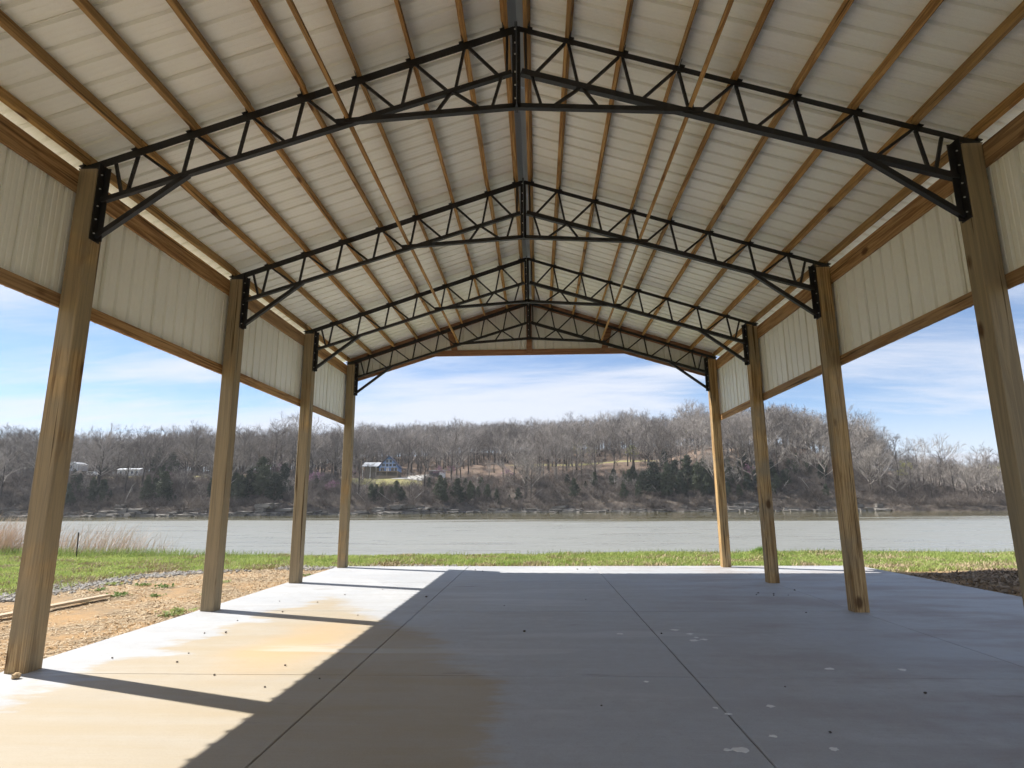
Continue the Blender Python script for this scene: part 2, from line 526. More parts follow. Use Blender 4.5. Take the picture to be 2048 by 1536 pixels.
class MB:
    def __init__(s):
        s.v, s.f = [], []

    def add(s, vs_, fs_):
        b = len(s.v)
        s.v += [tuple(q) for q in vs_]
        s.f += [tuple(b + i for i in q) for q in fs_]
        return s

    def box(s, lo, hi):
        x0, y0, z0 = lo
        x1, y1, z1 = hi
        return s.add([(x0, y0, z0), (x1, y0, z0), (x1, y1, z0), (x0, y1, z0), (x0, y0, z1), (x1, y0, z1), (x1, y1, z1), (x0, y1, z1)],
                     [(0, 3, 2, 1), (4, 5, 6, 7), (0, 1, 5, 4), (1, 2, 6, 5), (2, 3, 7, 6), (3, 0, 4, 7)])

    def sweep(s, p0, p1, a, b, poly):
        """extrude 2-D polygon (in axes a,b) from p0 to p1"""
        p0, p1, a, b = Vector(p0), Vector(p1), Vector(a), Vector(b)
        n = len(poly)
        vs_ = [p0 + a * x + b * y for x, y in poly] + [p1 + a * x + b * y for x, y in poly]
        fs_ = [(i, (i + 1) % n, n + (i + 1) % n, n + i) for i in range(n)] + [tuple(range(n))[::-1], tuple(range(n, 2 * n))]
        return s.add(vs_, fs_)

    def bar(s, p0, p1, a, wa, wb):
        d = (Vector(p1) - Vector(p0)).normalized()
        a = Vector(a)
        a = (a - d * a.dot(d)).normalized()
        b = d.cross(a)
        return s.sweep(p0, p1, a, b, [(-wa / 2, -wb / 2), (wa / 2, -wb / 2), (wa / 2, wb / 2), (-wa / 2, wb / 2)])

    def angle(s, p0, p1, leg1, leg2, size, th=0.007):
        """steel angle: corner along p0-p1, legs toward leg1 and leg2"""
        d = (Vector(p1) - Vector(p0)).normalized()
        a = Vector(leg1)
        a = (a - d * a.dot(d)).normalized()
        b = Vector(leg2)
        b = (b - d * b.dot(d)).normalized()
        return s.sweep(p0, p1, a, b, [(0, 0), (size, 0), (size, th), (th, th), (th, size), (0, size)])

    def tube(s, pts, rad, n=6):
        rings = []
        for i, p in enumerate(pts):
            p = Vector(p)
            d = (Vector(pts[min(i + 1, len(pts) - 1)]) - Vector(pts[max(i - 1, 0)])).normalized()
            a = d.orthogonal().normalized()
            b = d.cross(a)
            rings.append([p + (a * math.cos(2 * math.pi * k / n) + b * math.sin(2 * math.pi * k / n)) * rad[i] for k in range(n)])
        vs_ = [q for r in rings for q in r]
        fs_ = [(i * n + k, i * n + (k + 1) % n, (i + 1) * n + (k + 1) % n, (i + 1) * n + k) for i in range(len(pts) - 1) for k in range(n)]
        fs_ += [tuple(range(n))[::-1], tuple((len(pts) - 1) * n + k for k in range(n))]
        return s.add(vs_, fs_)

    def build(s, name, mat, parent=None, smooth=False):
        return mesh_obj(name, s.v, s.f, mat, parent, smooth)


def hash2(ix, iy, seed):
    h = (ix.astype(np.int64) * 374761393 + iy.astype(np.int64) * 668265263 + seed * 974634777) & 0xFFFFFFFF
    h = ((h ^ (h >> 13)) * 1274126177) & 0xFFFFFFFF
    return ((h ^ (h >> 16)) & 0xFFFF) / 65535.0


def vnoise(x, y, seed=0):
    ix, iy = np.floor(x), np.floor(y)
    fx, fy = x - ix, y - iy
    fx = fx * fx * (3 - 2 * fx)
    fy = fy * fy * (3 - 2 * fy)
    a, b = hash2(ix, iy, seed), hash2(ix + 1, iy, seed)
    c, d = hash2(ix, iy + 1, seed), hash2(ix + 1, iy + 1, seed)
    return (a * (1 - fx) + b * fx) * (1 - fy) + (c * (1 - fx) + d * fx) * fy


def fbm(x, y, seed=0, octv=4):
    r, amp, tot = 0, 1.0, 0
    for i in range(octv):
        r = r + amp * vnoise(x * 2 ** i, y * 2 ** i, seed + i)
        tot += amp
        amp *= 0.5
    return r / tot - 0.5


# ------------------------------------------------------------------ near ground
WATER_Z = -1.5


def sstep(v, a, b):
    q = np.clip((v - a) / (b - a), 0, 1)
    return q * q * (3 - 2 * q)


def bank_edge(x):
    return 18.9 + 0.5 * np.sin(x * 0.21) + 0.06 * np.maximum(-x - 6, 0)


def ground_z(x, y):
    x, y = np.asarray(x, float), np.asarray(y, float)
    z = -0.055 + 0.05 * fbm(x * 0.8, y * 0.8, 3)
    near = sstep(np.maximum(np.maximum(-4.75 - x, x - 7.77), np.maximum(y - 15.1, -y - 9)), 0.0, 0.5)
    z = -0.055 + (z + 0.055) * near
    z = z + 0.30 * np.exp(-(((x - 9.6) / 1.5) ** 2 + ((y - 11.4) / 1.9) ** 2)) * near   # heap of loose soil right of the slab
    z = z + 0.16 * np.exp(-(((x - 6.7) / 0.45) ** 2 + ((y - 18.4) / 0.35) ** 2))
    e = bank_edge(x)
    z = z - 2.4 * sstep(y, e, e + 6.5)
    z = z + 0.20 * fbm(x * 0.05, y * 0.05, 9) * sstep(np.abs(x), 14, 40)
    return z


def gravel_line(y):
    """left edge of the dirt beside the slab"""
    return -8.7 + 0.25 * np.sin(y * 0.7)


def dirt_mask(x, y):
    left = sstep(x, -9.1, -8.4) * sstep(-x, 4.0, 4.6) * sstep(-(y - (15.55 + 0.30 * (x + 4.5))), -0.05, 0.45)
    right = sstep(x, 7.2, 7.7) * sstep(-y, -14.9, -13.4) * sstep(-x, -14, -11)
    back = sstep(-y, 4, 9)
    patch = 0.55 * np.exp(-(((x + 3.0) / 2.6) ** 2 + ((y - 15.6) / 0.4) ** 2))
    rim = 0.5 * np.exp(-((y - 15.25) / 0.28) ** 2) * sstep(x, -4.6, 2.0)
    return np.clip(np.maximum.reduce([left, right, back * 0.4, patch, rim]), 0, 1)


gx = np.concatenate([np.linspace(-900, -60, 12), np.linspace(-55, -26, 12), np.arange(-25, 16, 0.25), np.linspace(16.5, 55, 16), np.linspace(60, 900, 12)])
gy = np.concatenate([np.linspace(-600, -30, 14), np.linspace(-26, -2, 14), np.arange(-1.5, 27, 0.25), np.array([28, 30, 33, 38, 60])])
GX, GY = np.meshgrid(gx, gy)
GZ = ground_z(GX, GY)
nx, ny = len(gx), len(gy)
ii = np.arange(nx * ny).reshape(ny, nx)
F = np.stack([ii[:-1, :-1], ii[:-1, 1:], ii[1:, 1:], ii[1:, :-1]], -1).reshape(-1, 4)
# leave the ground open below the slab is not needed: it lies under it
GZ = np.where((GX > -4.6) & (GX < 7.6) & (GY > -8.5) & (GY < 14.95), -0.2, GZ)
me = fast_mesh('ground', np.stack([GX, GY, GZ], -1).reshape(-1, 3), F, ['ground'])
at = me.attributes.new('dirt', 'FLOAT', 'POINT')
at.data.foreach_set('value', dirt_mask(GX, GY).ravel().astype(np.float32))
me.polygons.foreach_set('use_smooth', [True] * len(me.polygons))
tag(link(bpy.data.objects.new('ground', me)), 'tan dirt and grassy river bank round the slab', kind='structure')

water = mesh_obj('river', [(-1000, 22, WATER_Z), (1000, 22, WATER_Z), (1000, 330, WATER_Z), (-1000, 330, WATER_Z)], [(0, 1, 2, 3)], 'water')
tag(water, 'wide grey rippled river beyond the grass bank', kind='structure')

# ------------------------------------------------------------------ far shore terrain
# columns: t = X / Y ; each with nine (Y, Z) control points from the waterline to behind the ridge
TER = [
    (-1.40, [(160, -2.2), (163, 0.9), (184, 8.0), (200, 11.0), (226, 12.0), (276, 14.5), (340, 17), (450, 20), (800, 18)]),
    (-0.87, [(171, -2.2), (174, 0.9), (194, 8.0), (210, 11.9), (236, 13.0), (280, 15), (340, 16.5), (450, 20), (800, 18)]),
    (-0.48, [(175, -2.2), (178, 0.9), (200, 7.6), (218, 12.2), (240, 13.6), (290, 16.5), (345, 20), (450, 25), (800, 22)]),
    (-0.27, [(196, -2.2), (199, 0.9), (216, 5.6), (237, 11.4), (256, 12.6), (268, 13.6), (300, 19.5), (375, 31.5), (800, 28)]),
    (-0.06, [(216, -2.2), (219, 1.0), (236, 6.5), (256, 11.2), (286, 19.3), (300, 21.2), (335, 26.5), (385, 34), (800, 30)]),
    (0.20, [(216, -2.2), (219, 1.2), (236, 8.0), (256, 13.8), (285, 20.2), (300, 22.4), (330, 30.0), (365, 35.0), (800, 24)]),
    (0.28, [(216, -2.2), (219, 1.6), (236, 10.0), (256, 17.0), (280, 23.5), (296, 27.0), (315, 31.5), (350, 34.0), (800, 20)]),
    (0.40, [(215, -2.2), (218, 2.2), (235, 14.0), (252, 20.5), (266, 24.5), (285, 27), (310, 28), (360, 25), (800, 14)]),
    (0.50, [(211, -2.2), (214, 1.6), (230, 9.5), (244, 15.0), (256, 18.5), (272, 20), (295, 19), (350, 13), (800, 10)]),
    (0.60, [(206, -2.2), (208, 0.2), (224, 3.4), (238, 6.8), (250, 8.3), (268, 8.6), (290, 8), (340, 6), (800, 10)]),
    (0.72, [(201, -2.2), (203, 0.0), (214, 1.0), (226, 2.2), (236, 3.4), (260, 4), (290, 4), (340, 4), (800, 10)]),
    (1.40, [(180, -2.2), (183, 0.0), (198, 1.0), (214, 2.2), (230, 3.4), (260, 4), (290, 4), (340, 4), (800, 10)]),
]
TT = np.array([c[0] for c in TER])
TY = np.array([[q[0] for q in c[1]] for c in TER], float)
TZ = np.array([[q[1] for q in c[1]] for c in TER], float)


def col_at(t):
    """control points interpolated at direction t (array)"""
    t = np.clip(t, TT[0], TT[-1])
    k = np.clip(np.searchsorted(TT, t) - 1, 0, len(TT) - 2)
    w = (t - TT[k]) / (TT[k + 1] - TT[k])
    w = w * w * (3 - 2 * w)
    return TY[k] * (1 - w)[..., None] + TY[k + 1] * w[..., None], TZ[k] * (1 - w)[..., None] + TZ[k + 1] * w[..., None]


def lawn_mask(x, y):
    t = x / y
    a = np.exp(-(((t + 0.26) / 0.075) ** 4 + ((y - 243) / 16) ** 4))                # round the blue house
    b = sstep(t, -0.10, -0.02) * sstep(-t, -0.24, -0.17) * np.exp(-((y - 292 + 10 * t) / 5.5) ** 2) * 0.9
    c = sstep(t, -1.1, -0.9) * sstep(-t, 0.42, 0.50) * np.exp(-((y - 219) / 9.0) ** 2) * 0.75
    return np.clip(np.maximum.reduce([a, b, c]), 0, 1)


def hill_z(x, y):
    x = np.atleast_1d(np.asarray(x, float))
    y = np.atleast_1d(np.asarray(y, float))
    yy, zc = col_at(x / y)
    z = np.empty_like(x)
    for k in range(8):
        a, b = yy[:, k], yy[:, k + 1]
        m_ = (y >= a) & (y <= b) if k else (y <= b)
        q = np.clip((y - a) / (b - a), 0, 1)
        z = np.where(m_, zc[:, k] * (1 - q) + zc[:, k + 1] * q, z)
    z = np.where(y > yy[:, 8], zc[:, 8], z)
    rough = sstep(y - yy[:, 1], 0, 25) * (1 - 0.85 * lawn_mask(x, y))
    return z + fbm(x * 0.045, y * 0.045, 21) * 3.2 * rough + fbm(x * 0.2, y * 0.2, 31) * 0.9 * rough


tg = np.arange(-1.4, 1.4001, 0.0085)
fr = np.concatenate([[0], np.linspace(0.02, 1, 15)[:]])
rows = []
cy_, cz_ = col_at(tg)
for k in range(8):
    m_ = (4, 10, 8, 8, 8, 8, 8, 10)[k]
    for q in np.arange(m_) / m_:
        rows.append(cy_[:, k] * (1 - q) + cy_[:, k + 1] * q)
rows.append(cy_[:, 8])
HY = np.array(rows)
HX = HY * tg[None, :]
HZ = hill_z(HX.ravel(), HY.ravel()).reshape(HX.shape)
nr, ncol = HX.shape
ii = np.arange(nr * ncol).reshape(nr, ncol)
F = np.stack([ii[:-1, :-1], ii[:-1, 1:], ii[1:, 1:], ii[1:, :-1]], -1).reshape(-1, 4)
me = fast_mesh('hill', np.stack([HX, HY, HZ], -1).reshape(-1, 3), F, ['hill'])
at = me.attributes.new('lawn', 'FLOAT', 'POINT')
at.data.foreach_set('value', lawn_mask(HX, HY).ravel().astype(np.float32))
me.polygons.foreach_set('use_smooth', [True] * len(me.polygons))
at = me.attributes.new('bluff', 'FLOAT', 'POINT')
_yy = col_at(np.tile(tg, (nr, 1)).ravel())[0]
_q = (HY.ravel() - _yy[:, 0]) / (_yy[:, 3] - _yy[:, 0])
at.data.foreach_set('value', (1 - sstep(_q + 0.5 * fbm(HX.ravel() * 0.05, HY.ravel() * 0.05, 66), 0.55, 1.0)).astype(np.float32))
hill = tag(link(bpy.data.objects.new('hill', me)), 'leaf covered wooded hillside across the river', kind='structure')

# distant ridge seen past the low point on the right
rx = np.linspace(150, 1000, 60)
V, Fq = [], []
for i, x in enumerate(rx):
    top = 38 + 12 * float(fbm(np.array([x * 0.004]), np.array([3.3]), 5)[0]) * 2 + 4 * float(fbm(np.array([x * 0.05]), np.array([1.0]), 8)[0])
    V += [(x, 690, -5), (x, 740, top * 0.7), (x, 800, top), (x, 880, top * 0.9), (x, 945, -5)]
for i in range(len(rx) - 1):
    for k in range(4):
        Fq.append((i * 5 + k, (i + 1) * 5 + k, (i + 1) * 5 + k + 1, i * 5 + k + 1))
tag(mesh_obj('distant_ridge', V, Fq, 'hill', None, True), 'distant low wooded ridge far behind the right bank', kind='structure')

# ------------------------------------------------------------------ concrete slab
slab = tag(empty('concrete_slab', (0, 0, 0)), 'broomed concrete slab with saw cut joints under the pavilion', kind='structure')
XC = [-4.75, -1.53, 1.50, 4.55, 7.77]
YC = [-8.8, -3.75, -0.6, 2.45, 5.63, 8.86, 12.0, 15.1]
g = 0.004
for i in range(len(XC) - 1):
    for j in range(len(YC) - 1):
        x0, x1, y0, y1 = XC[i] + g, XC[i + 1] - g, YC[j] + g * 0.85, YC[j + 1] - g * 0.85
        if i == 2:
            x1 += g * 0.55      # this joint is a faint cold joint only
        if i == 3:
            x0 -= g * 0.55
        b = 0.006
        vs_ = [(x0, y0, -0.16), (x1, y0, -0.16), (x1, y1, -0.16), (x0, y1, -0.16),
               (x0, y0, -b), (x1, y0, -b), (x1, y1, -b), (x0, y1, -b),
               (x0 + b, y0 + b * 0.6, 0), (x1 - b, y0 + b * 0.6, 0), (x1 - b, y1 - b * 0.6, 0), (x0 + b, y1 - b * 0.6, 0)]
        fs_ = [(0, 3, 2, 1), (8, 9, 10, 11)] + [(k, (k + 1) % 4, 4 + (k + 1) % 4, 4 + k) for k in range(4)] + [(4 + k, 4 + (k + 1) % 4, 8 + (k + 1) % 4, 8 + k) for k in range(4)]
        mesh_obj('slab_panel', vs_, fs_, 'concrete', slab)

# ------------------------------------------------------------------ pavilion
pav = tag(empty('pavilion', (0, 0, 0)), 'open timber post pavilion with black steel trusses and ribbed metal roof', 'pavilion')
W2, S = 4.473, 0.20
PY = [-3.70, -0.60, 2.50, 5.601, 8.80, 11.897, 14.745]      # near face of each pair of posts
TOPZ = 5.005
K = 1 / 3.0
CA, SA = 1 / math.sqrt(1 + K * K), K / math.sqrt(1 + K * K)
CH0 = 6.640                                                # upper face of the top chord at the ridge
PUR_H = 0.135


def chord_z(x):
    return CH0 - K * abs(x)


# posts: chamfered square timbers, one mesh shared
ch = 0.008
poly = [(-S / 2 + ch, -S / 2), (S / 2 - ch, -S / 2), (S / 2, -S / 2 + ch), (S / 2, S / 2 - ch), (S / 2 - ch, S / 2), (-S / 2 + ch, S / 2), (-S / 2, S / 2 - ch), (-S / 2, -S / 2 + ch)]
mbp = MB()
mbp.sweep((0, 0, -0.1), (0, 0, TOPZ), (1, 0, 0), (0, 1, 0), poly)
post0 = mbp.build('post', 'post', pav)
first = True
for y in PY:
    for sx in (-1, 1):
        o = post0 if first else dup(post0, None, pav)
        first = False
        o.location = (sx * (W2 + S / 2), y + S / 2, 0)

# trusses -----------------------------------------------------------
XT = [0.55, 1.13, 1.72, 2.31, 2.905, 3.505, 4.09]
XB = [0.15, 0.70, 1.28, 1.86, 2.45, 3.04, 3.63, 4.22]
XP = [0.10] + XT + [4.645]                                  # purlin lines


def bc_z(x):
    return 6.09 - 0.315 * abs(x)


def tie_z(x):
    return 5.655 - 0.064 * abs(x)


def build_truss():
    tr = empty('truss', (0, 0, 0), pav)
    for sx in (-1, 1):
        X = lambda v: sx * v
        m = MB()
        # top chord: angle with the upright leg hanging toward the camera side
        m.angle((X(0.03), -0.03, chord_z(0.03)), (X(4.70), -0.03, chord_z(4.70)), (0, 0, -1), (0, 1, 0), 0.088 if sx < 0 else 0.060)
        m.build('top_chord', 'steel', tr)
        m = MB()
        m.angle((X(0.045), -0.025, bc_z(0.045) - 0.03), (X(4.455), -0.025, bc_z(4.455) - 0.03), (0, 0, 1), (0, 1, 0), 0.052 if sx < 0 else 0.066)
        m.build('bottom_chord', 'steel', tr)
        m = MB()
        m.angle((X(0.0), -0.035, tie_z(0) - 0.03), (X(1.95), -0.035, tie_z(1.95) - 0.03), (0, 0, 1), (0, 1, 0), 0.055)
        m.build('tie_bar', 'steel', tr)
        segs = [((0.10, chord_z(0.10) - 0.04), (0.105, bc_z(0.1)))]
        for i, xt in enumerate(XT):
            zt = chord_z(xt) - 0.045
            segs.append(((xt - 0.02, zt), (XB[i] + 0.035, bc_z(XB[i] + 0.035))))
            segs.append(((xt + 0.02, zt), (XB[i + 1] - 0.035, bc_z(XB[i + 1] - 0.035))))
        segs.append(((4.36, chord_z(4.36) - 0.04), (4.245, bc_z(4.245))))
        segs += [((0.70, bc_z(0.70)), (0.88, tie_z(0.88))), ((0.70, bc_z(0.70)), (0.37, tie_z(0.37))), ((0.16, bc_z(0.16)), (0.27, tie_z(0.27)))]
        for (xa, za), (xb, zb) in segs:
            m = MB()
            m.bar((X(xa), 0.0, za), (X(xb), 0.0, zb), (0, 1, 0), 0.029, 0.029)
            m.build('web_bar', 'steel', tr)
        # knee brace from the foot of the post plate to the lower chord
        m = MB()
        m.angle((X(4.45), -0.02, 4.245), (X(3.52), -0.02, bc_z(3.52) - 0.035), (0, 0, 1), (0, 1, 0), 0.055)
        m.build('knee_brace', 'steel', tr)
        # plate against the post
        m = MB()
        m.box((X(4.472) if sx < 0 else 4.462, -0.085, 4.215), (X(4.462) if sx < 0 else 4.472, 0.055, 5.085))
        m.box((min(X(4.462), X(4.40)), 0.0, 4.215), (max(X(4.462), X(4.40)), 0.008, 5.06))
        pl = m.build('post_plate', 'steel', tr)
        for z in (4.29, 4.45, 4.60, 4.80, 4.96):
            m = MB()
            m.tube([(X(4.462), -0.045, z), (X(4.449), -0.045, z), (X(4.447), -0.045, z)], [0.008, 0.008, 0.004], 6)
            m.build('bolt', 'bolt', pl)
        # cap over the post head
        m = MB()
        m.box((min(X(4.47), X(4.685)), -0.09, 5.007), (max(X(4.47), X(4.685)), 0.09, 5.019))
        m.build('post_cap', 'steel', tr)
        # half of the ridge joint
        m = MB()
        m.box((min(X(0.004), X(0.014)), -0.075, tie_z(0) - 0.03), (max(X(0.004), X(0.014)), 0.055, CH0 + 0.012))
        m.box((min(X(0.014), X(0.045)), -0.035, tie_z(0) - 0.028), (max(X(0.014), X(0.045)), -0.026, CH0 - 0.015))
        m.build('ridge_plate', 'steel', tr)
        # clips that hold the purlins
        for x in XP:
            m = MB()
            zc = chord_z(x)
            px = x + 0.026
            for yy in (-0.05, ):
                m.sweep((X(px), -0.055, zc - K * 0.026 + 0.002), (X(px), 0.055, zc - K * 0.026 + 0.002), (X(CA), 0, -SA), (X(SA), 0, CA), [(0, 0), (0.055, 0), (0.055, 0.006), (0.006, 0.006), (0.006, 0.075), (0, 0.075)])
            m.build('purlin_clip', 'steel', tr)
        m = MB()
        m.box((min(X(1.80), X(1.86)), -0.05, bc_z(1.83) + 0.02), (max(X(1.80), X(1.86)), 0.05, bc_z(1.83) + 0.075))
        m.build('brace_clip', 'steel', tr)
    for z in (5.70, 5.86, 6.02, 6.24, 6.38, 6.55):
        m = MB()
        m.tube([(-0.012, -0.0755, z), (-0.012, -0.086, z), (-0.012, -0.088, z)], [0.009, 0.009, 0.004], 6)
        m.build('bolt', 'bolt', tr)
    return tr


def copy_part(o, parent):
    c = dup(o, None, parent)
    for q in list(o.children):
        q2 = dup(q, None, c)
        for r in list(q.children):
            dup(r, None, q2)
    return c


truss0 = build_truss()
truss0.location = (0, PY[0] + S / 2, 0)
# flatten: bolts of the post plates stay at the third level below the thing
for o in list(truss0.children):
    for b_ in list(o.children):
        b_.parent = truss0
for y in PY[1:]:
    c = copy_part(truss0, pav)
    c.location = (0, y + S / 2, 0)

# purlins: one board per bay and line, slightly uneven --------------------------------
BAYS = [(PY[i] + S / 2, PY[i + 1] + S / 2) for i in range(len(PY) - 1)]


def board(length, wx, wz, name, mat, parent):
    e = 0.003
    pl_ = [(-wx / 2 + e, 0), (wx / 2 - e, 0), (wx / 2, e), (wx / 2, wz - e), (wx / 2 - e, wz), (-wx / 2 + e, wz), (-wx / 2, wz - e), (-wx / 2, e)]
    return MB().sweep((0, 0, 0), (0, length, 0), (1, 0, 0), (0, 0, 1), pl_).build(name, mat, parent)


Y_END = 14.975
pur_mesh = {}
for bi, (ya, yb) in enumerate(BAYS):
    if bi == len(BAYS) - 1:
        yb = Y_END - 0.02
    L = round(yb - ya - 0.012, 3)
    for sx in (-1, 1):
        for k, x in enumerate(XP):
            key = L
            if key not in pur_mesh:
                o = board(L, 0.045, PUR_H, 'purlin', 'purlin', pav)
                pur_mesh[key] = o
            else:
                o = dup(pur_mesh[key], None, pav)
            j = random.uniform(-0.008, 0.008)
            o.location = (sx * (x + j), ya + 0.006, chord_z(x) + 0.004)
            o.rotation_euler = (0, sx * math.atan(K), random.uniform(-0.0012, 0.0012))
# lateral braces lying on the lower chord
lat = {}
for bi, (ya, yb) in enumerate(BAYS):
    L = round(yb - ya - 0.02, 3)
    for sx in (-1, 1):
        if L not in lat:
            o = board(L, 0.040, 0.088, 'lateral_brace', 'purlin', pav)
            lat[L] = o
        else:
            o = dup(lat[L], None, pav)
        o.location = (sx * 1.83, ya + 0.01, bc_z(1.83) + 0.035)
        o.rotation_euler = (0, sx * 0.30, random.uniform(-0.004, 0.004))

# side girts and eave beams, outside the posts ---------------------------------------
GX0 = W2 + S
for bi in range(len(PY)):
    ya = PY[bi] + S / 2
    yb = PY[bi + 1] + S / 2 if bi + 1 < len(PY) else Y_END
    if bi + 1 >= len(PY):
        continue
    if bi + 2 == len(PY):
        yb = Y_END
    L = yb - ya - 0.004
    for sx in (-1, 1):
        for nm, z0, hgt in (('girt', 3.470, 0.140), ('eave_beam', 4.752, 0.240)):
            o = board(L, 0.038, hgt, nm, 'beam_y', pav)
            o.location = (sx * (GX0 + 0.0195), ya + 0.002, z0 + random.uniform(-0.003, 0.003))


# ribbed sheets ------------------------------------------------------------------------
def rib_profile(width, flip=1, lap=0.03):
    """(s, h) pairs along the sheet: four major ribs, two minor ones between"""
    pts = [(-lap, 0.0)]
    pitch = width / 4
    for k in range(4):
        c0 = k * pitch
        pts += [(c0 - 0.026, 0), (c0 - 0.017, 0.032), (c0 + 0.017, 0.032), (c0 + 0.026, 0)]
        for q in (0.36, 0.64):
            cc = c0 + pitch * q
            pts += [(cc - 0.013, 0), (cc - 0.006, 0.0035), (cc + 0.006, 0.0035), (cc + 0.013, 0)]
    pts += [(width - 0.026, 0), (width - 0.017, 0.032), (width + 0.013, 0.032), (width + 0.021, 0.010)]
    # the first edge runs under the neighbour and hangs a little: the dark lap line seen from below
    pts[0] = (-lap, -0.010)
    return pts


SW = 0.914
R_OFF = 0.004 + PUR_H + 0.003                     # sheet above the chord, square to the slope


def roof_sheet(sx):
    vs_, fs_ = [], []
    prof = rib_profile(SW)
    us = [0.05, 1.8, 3.6, 5.33]
    for u in us:
        for s_, h_ in prof:
            hh = R_OFF + h_ + (0.0035 if s_ > SW - 0.04 else 0)
            vs_.append((sx * (u * CA + hh * SA), s_, CH0 - u * SA + hh * CA))
    n = len(prof)
    for a in range(len(us) - 1):
        for k in range(n - 1):
            fs_.append((a * n + k, a * n + k + 1, (a + 1) * n + k + 1, (a + 1) * n + k))
    o = mesh_obj('roof_panel', vs_, fs_, 'metal', pav)
    return o


Y0R = -4.05
NR = 21
for sx in (-1, 1):
    base = None
    for k in range(NR):
        o = roof_sheet(sx) if base is None else dup(base, None, pav)
        base = base or o
        o.location = (0, Y0R + k * SW, random.uniform(-0.001, 0.001))

# ridge cap, one length per bay pair
for k in range(7):
    y0 = Y0R - 0.02 + k * 2.75
    m = MB()
    zt = CH0 + R_OFF * CA + 0.026
    for sx in (-1, 1):
        m.add([(0, y0, zt + 0.05), (0, y0 + 2.745, zt + 0.05), (sx * 0.26, y0 + 2.745, zt - 0.06), (sx * 0.26, y0, zt - 0.06)], [(0, 1, 2, 3)])
    m.build('ridge_cap', 'ridge', pav)

# side wall sheets
PX = GX0 + 0.0405
for sx in (-1, 1):
    base = None
    for k in range(21):
        y0 = -3.85 + k * SW
        w = SW
        if y0 + w > Y_END + 0.5:
            break
        if base is None:
            prof = rib_profile(SW)
            vs_, fs_ = [], []
            for z in (3.480, 4.986):
                for s_, h_ in prof:
                    vs_.append((sx * (PX + h_ + (0.0035 if s_ > SW - 0.04 else 0)), s_, z))
            n = len(prof)
            fs_ = [(q, q + 1, n + q + 1, n + q) for q in range(n - 1)]
            o = base = mesh_obj('wall_panel', vs_, fs_, 'metal', pav)
        else:
            o = dup(base, None, pav)
        o.location = (0, y0, 0)

# far gable: boards inside, ribbed sheets outside -----------------------------------------
GYI = 14.978
def under(x):
    return chord_z(x) + (R_OFF - 0.004) / CA


def header_z(x):
    x = abs(x)
    return 5.25 if x < 2.44 else 5.25 - (x - 2.44) * 0.3135


def gboard(pts, y0, y1, name):
    n = len(pts)
    vs_ = [(x, y0, z) for x, z in pts] + [(x, y1, z) for x, z in pts]
    fs_ = [tuple(range(n)), tuple(range(2 * n - 1, n - 1, -1))] + [(i, n + i, n + (i + 1) % n, (i + 1) % n) for i in range(n)]
    return mesh_obj(name, vs_, fs_, 'beam_x', pav)


for sx in (-1, 1):
    gboard([(sx * 0.003, under(0) - 0.004), (sx * 4.67, under(4.67) - 0.004), (sx * 4.67, under(4.67) - 0.185), (sx * 0.003, under(0) - 0.185)], GYI, GYI + 0.038, 'rake_board')
    gboard([(sx * 2.05, header_z(2.05) + 0.150), (sx * 2.44, header_z(2.44) + 0.143), (sx * 4.668, header_z(4.668) + 0.143), (sx * 4.668, header_z(4.668)), (sx * 2.44, header_z(2.44)), (sx * 2.05, header_z(2.05))], GYI, GYI + 0.038, 'gable_girt')
    gboard([(sx * 1.86, 5.405), (sx * 2.02, 5.405), (sx * 2.14, under(2.14) - 0.188), (sx * 1.98, under(1.98) - 0.188)], GYI + 0.001, GYI + 0.039, 'gable_stud')
    gboard([(sx * 1.74, 5.262), (sx * 1.88, 5.262), (sx * 2.02, 5.402), (sx * 1.86, 5.402)], GYI - 0.014, GYI - 0.001, 'gable_stud')
gboard([(-2.046, 5.25), (2.046, 5.25), (2.046, 5.40), (-2.046, 5.40)], GYI, GYI + 0.038, 'gable_girt')
gboard([(-0.07, 5.262), (0.07, 5.262), (0.07, under(0.07) - 0.19), (-0.07, under(0.07) - 0.19)], GYI - 0.040, GYI - 0.002, 'gable_stud')
prof = rib_profile(SW)
for k in range(11):
    x0 = -4.72 + k * 0.8585
    w = 0.8585
    cols = [(x0 + s_ * w / SW, h_ + (0.0035 if s_ > SW - 0.04 else 0)) for s_, h_ in prof]
    vs_ = []
    ext = []
    for i, (x, h_) in enumerate(cols):
        ext.append((x, h_))
        if i + 1 < len(cols):
            for cut in (-2.44, 0.0, 2.44):
                if x < cut < cols[i + 1][0] - 1e-6:
                    ext.append((cut, h_))
    for x, h_ in ext:
        xx = max(-4.72, min(4.72, x))
        vs_ += [(xx, GYI + 0.0405 + h_, header_z(xx) + 0.006), (xx, GYI + 0.0405 + h_, under(xx) - 0.01)]
    fs_ = [(2 * i, 2 * i + 2, 2 * i + 3, 2 * i + 1) for i in range(len(ext) - 1)]
    mesh_obj('gable_panel', vs_, fs_, 'metal', pav)

# ------------------------------------------------------------------ rock ledges along the far waterline
def rock_mesh(seed, flat=0.5):
    r = random.Random(seed)
    bm = bmesh.new()
    bmesh.ops.create_cube(bm, size=1.0)
    bmesh.ops.subdivide_edges(bm, edges=bm.edges[:], cuts=1, use_grid_fill=True)
    for v in bm.verts:
        v.co += Vector((r.uniform(-0.13, 0.13), r.uniform(-0.13, 0.13), r.uniform(-0.16, 0.16)))
    me_ = bpy.data.meshes.new('rock')
    bm.to_mesh(me_)
    bm.free()
    me_.materials.append(M['rock'])
    return me_


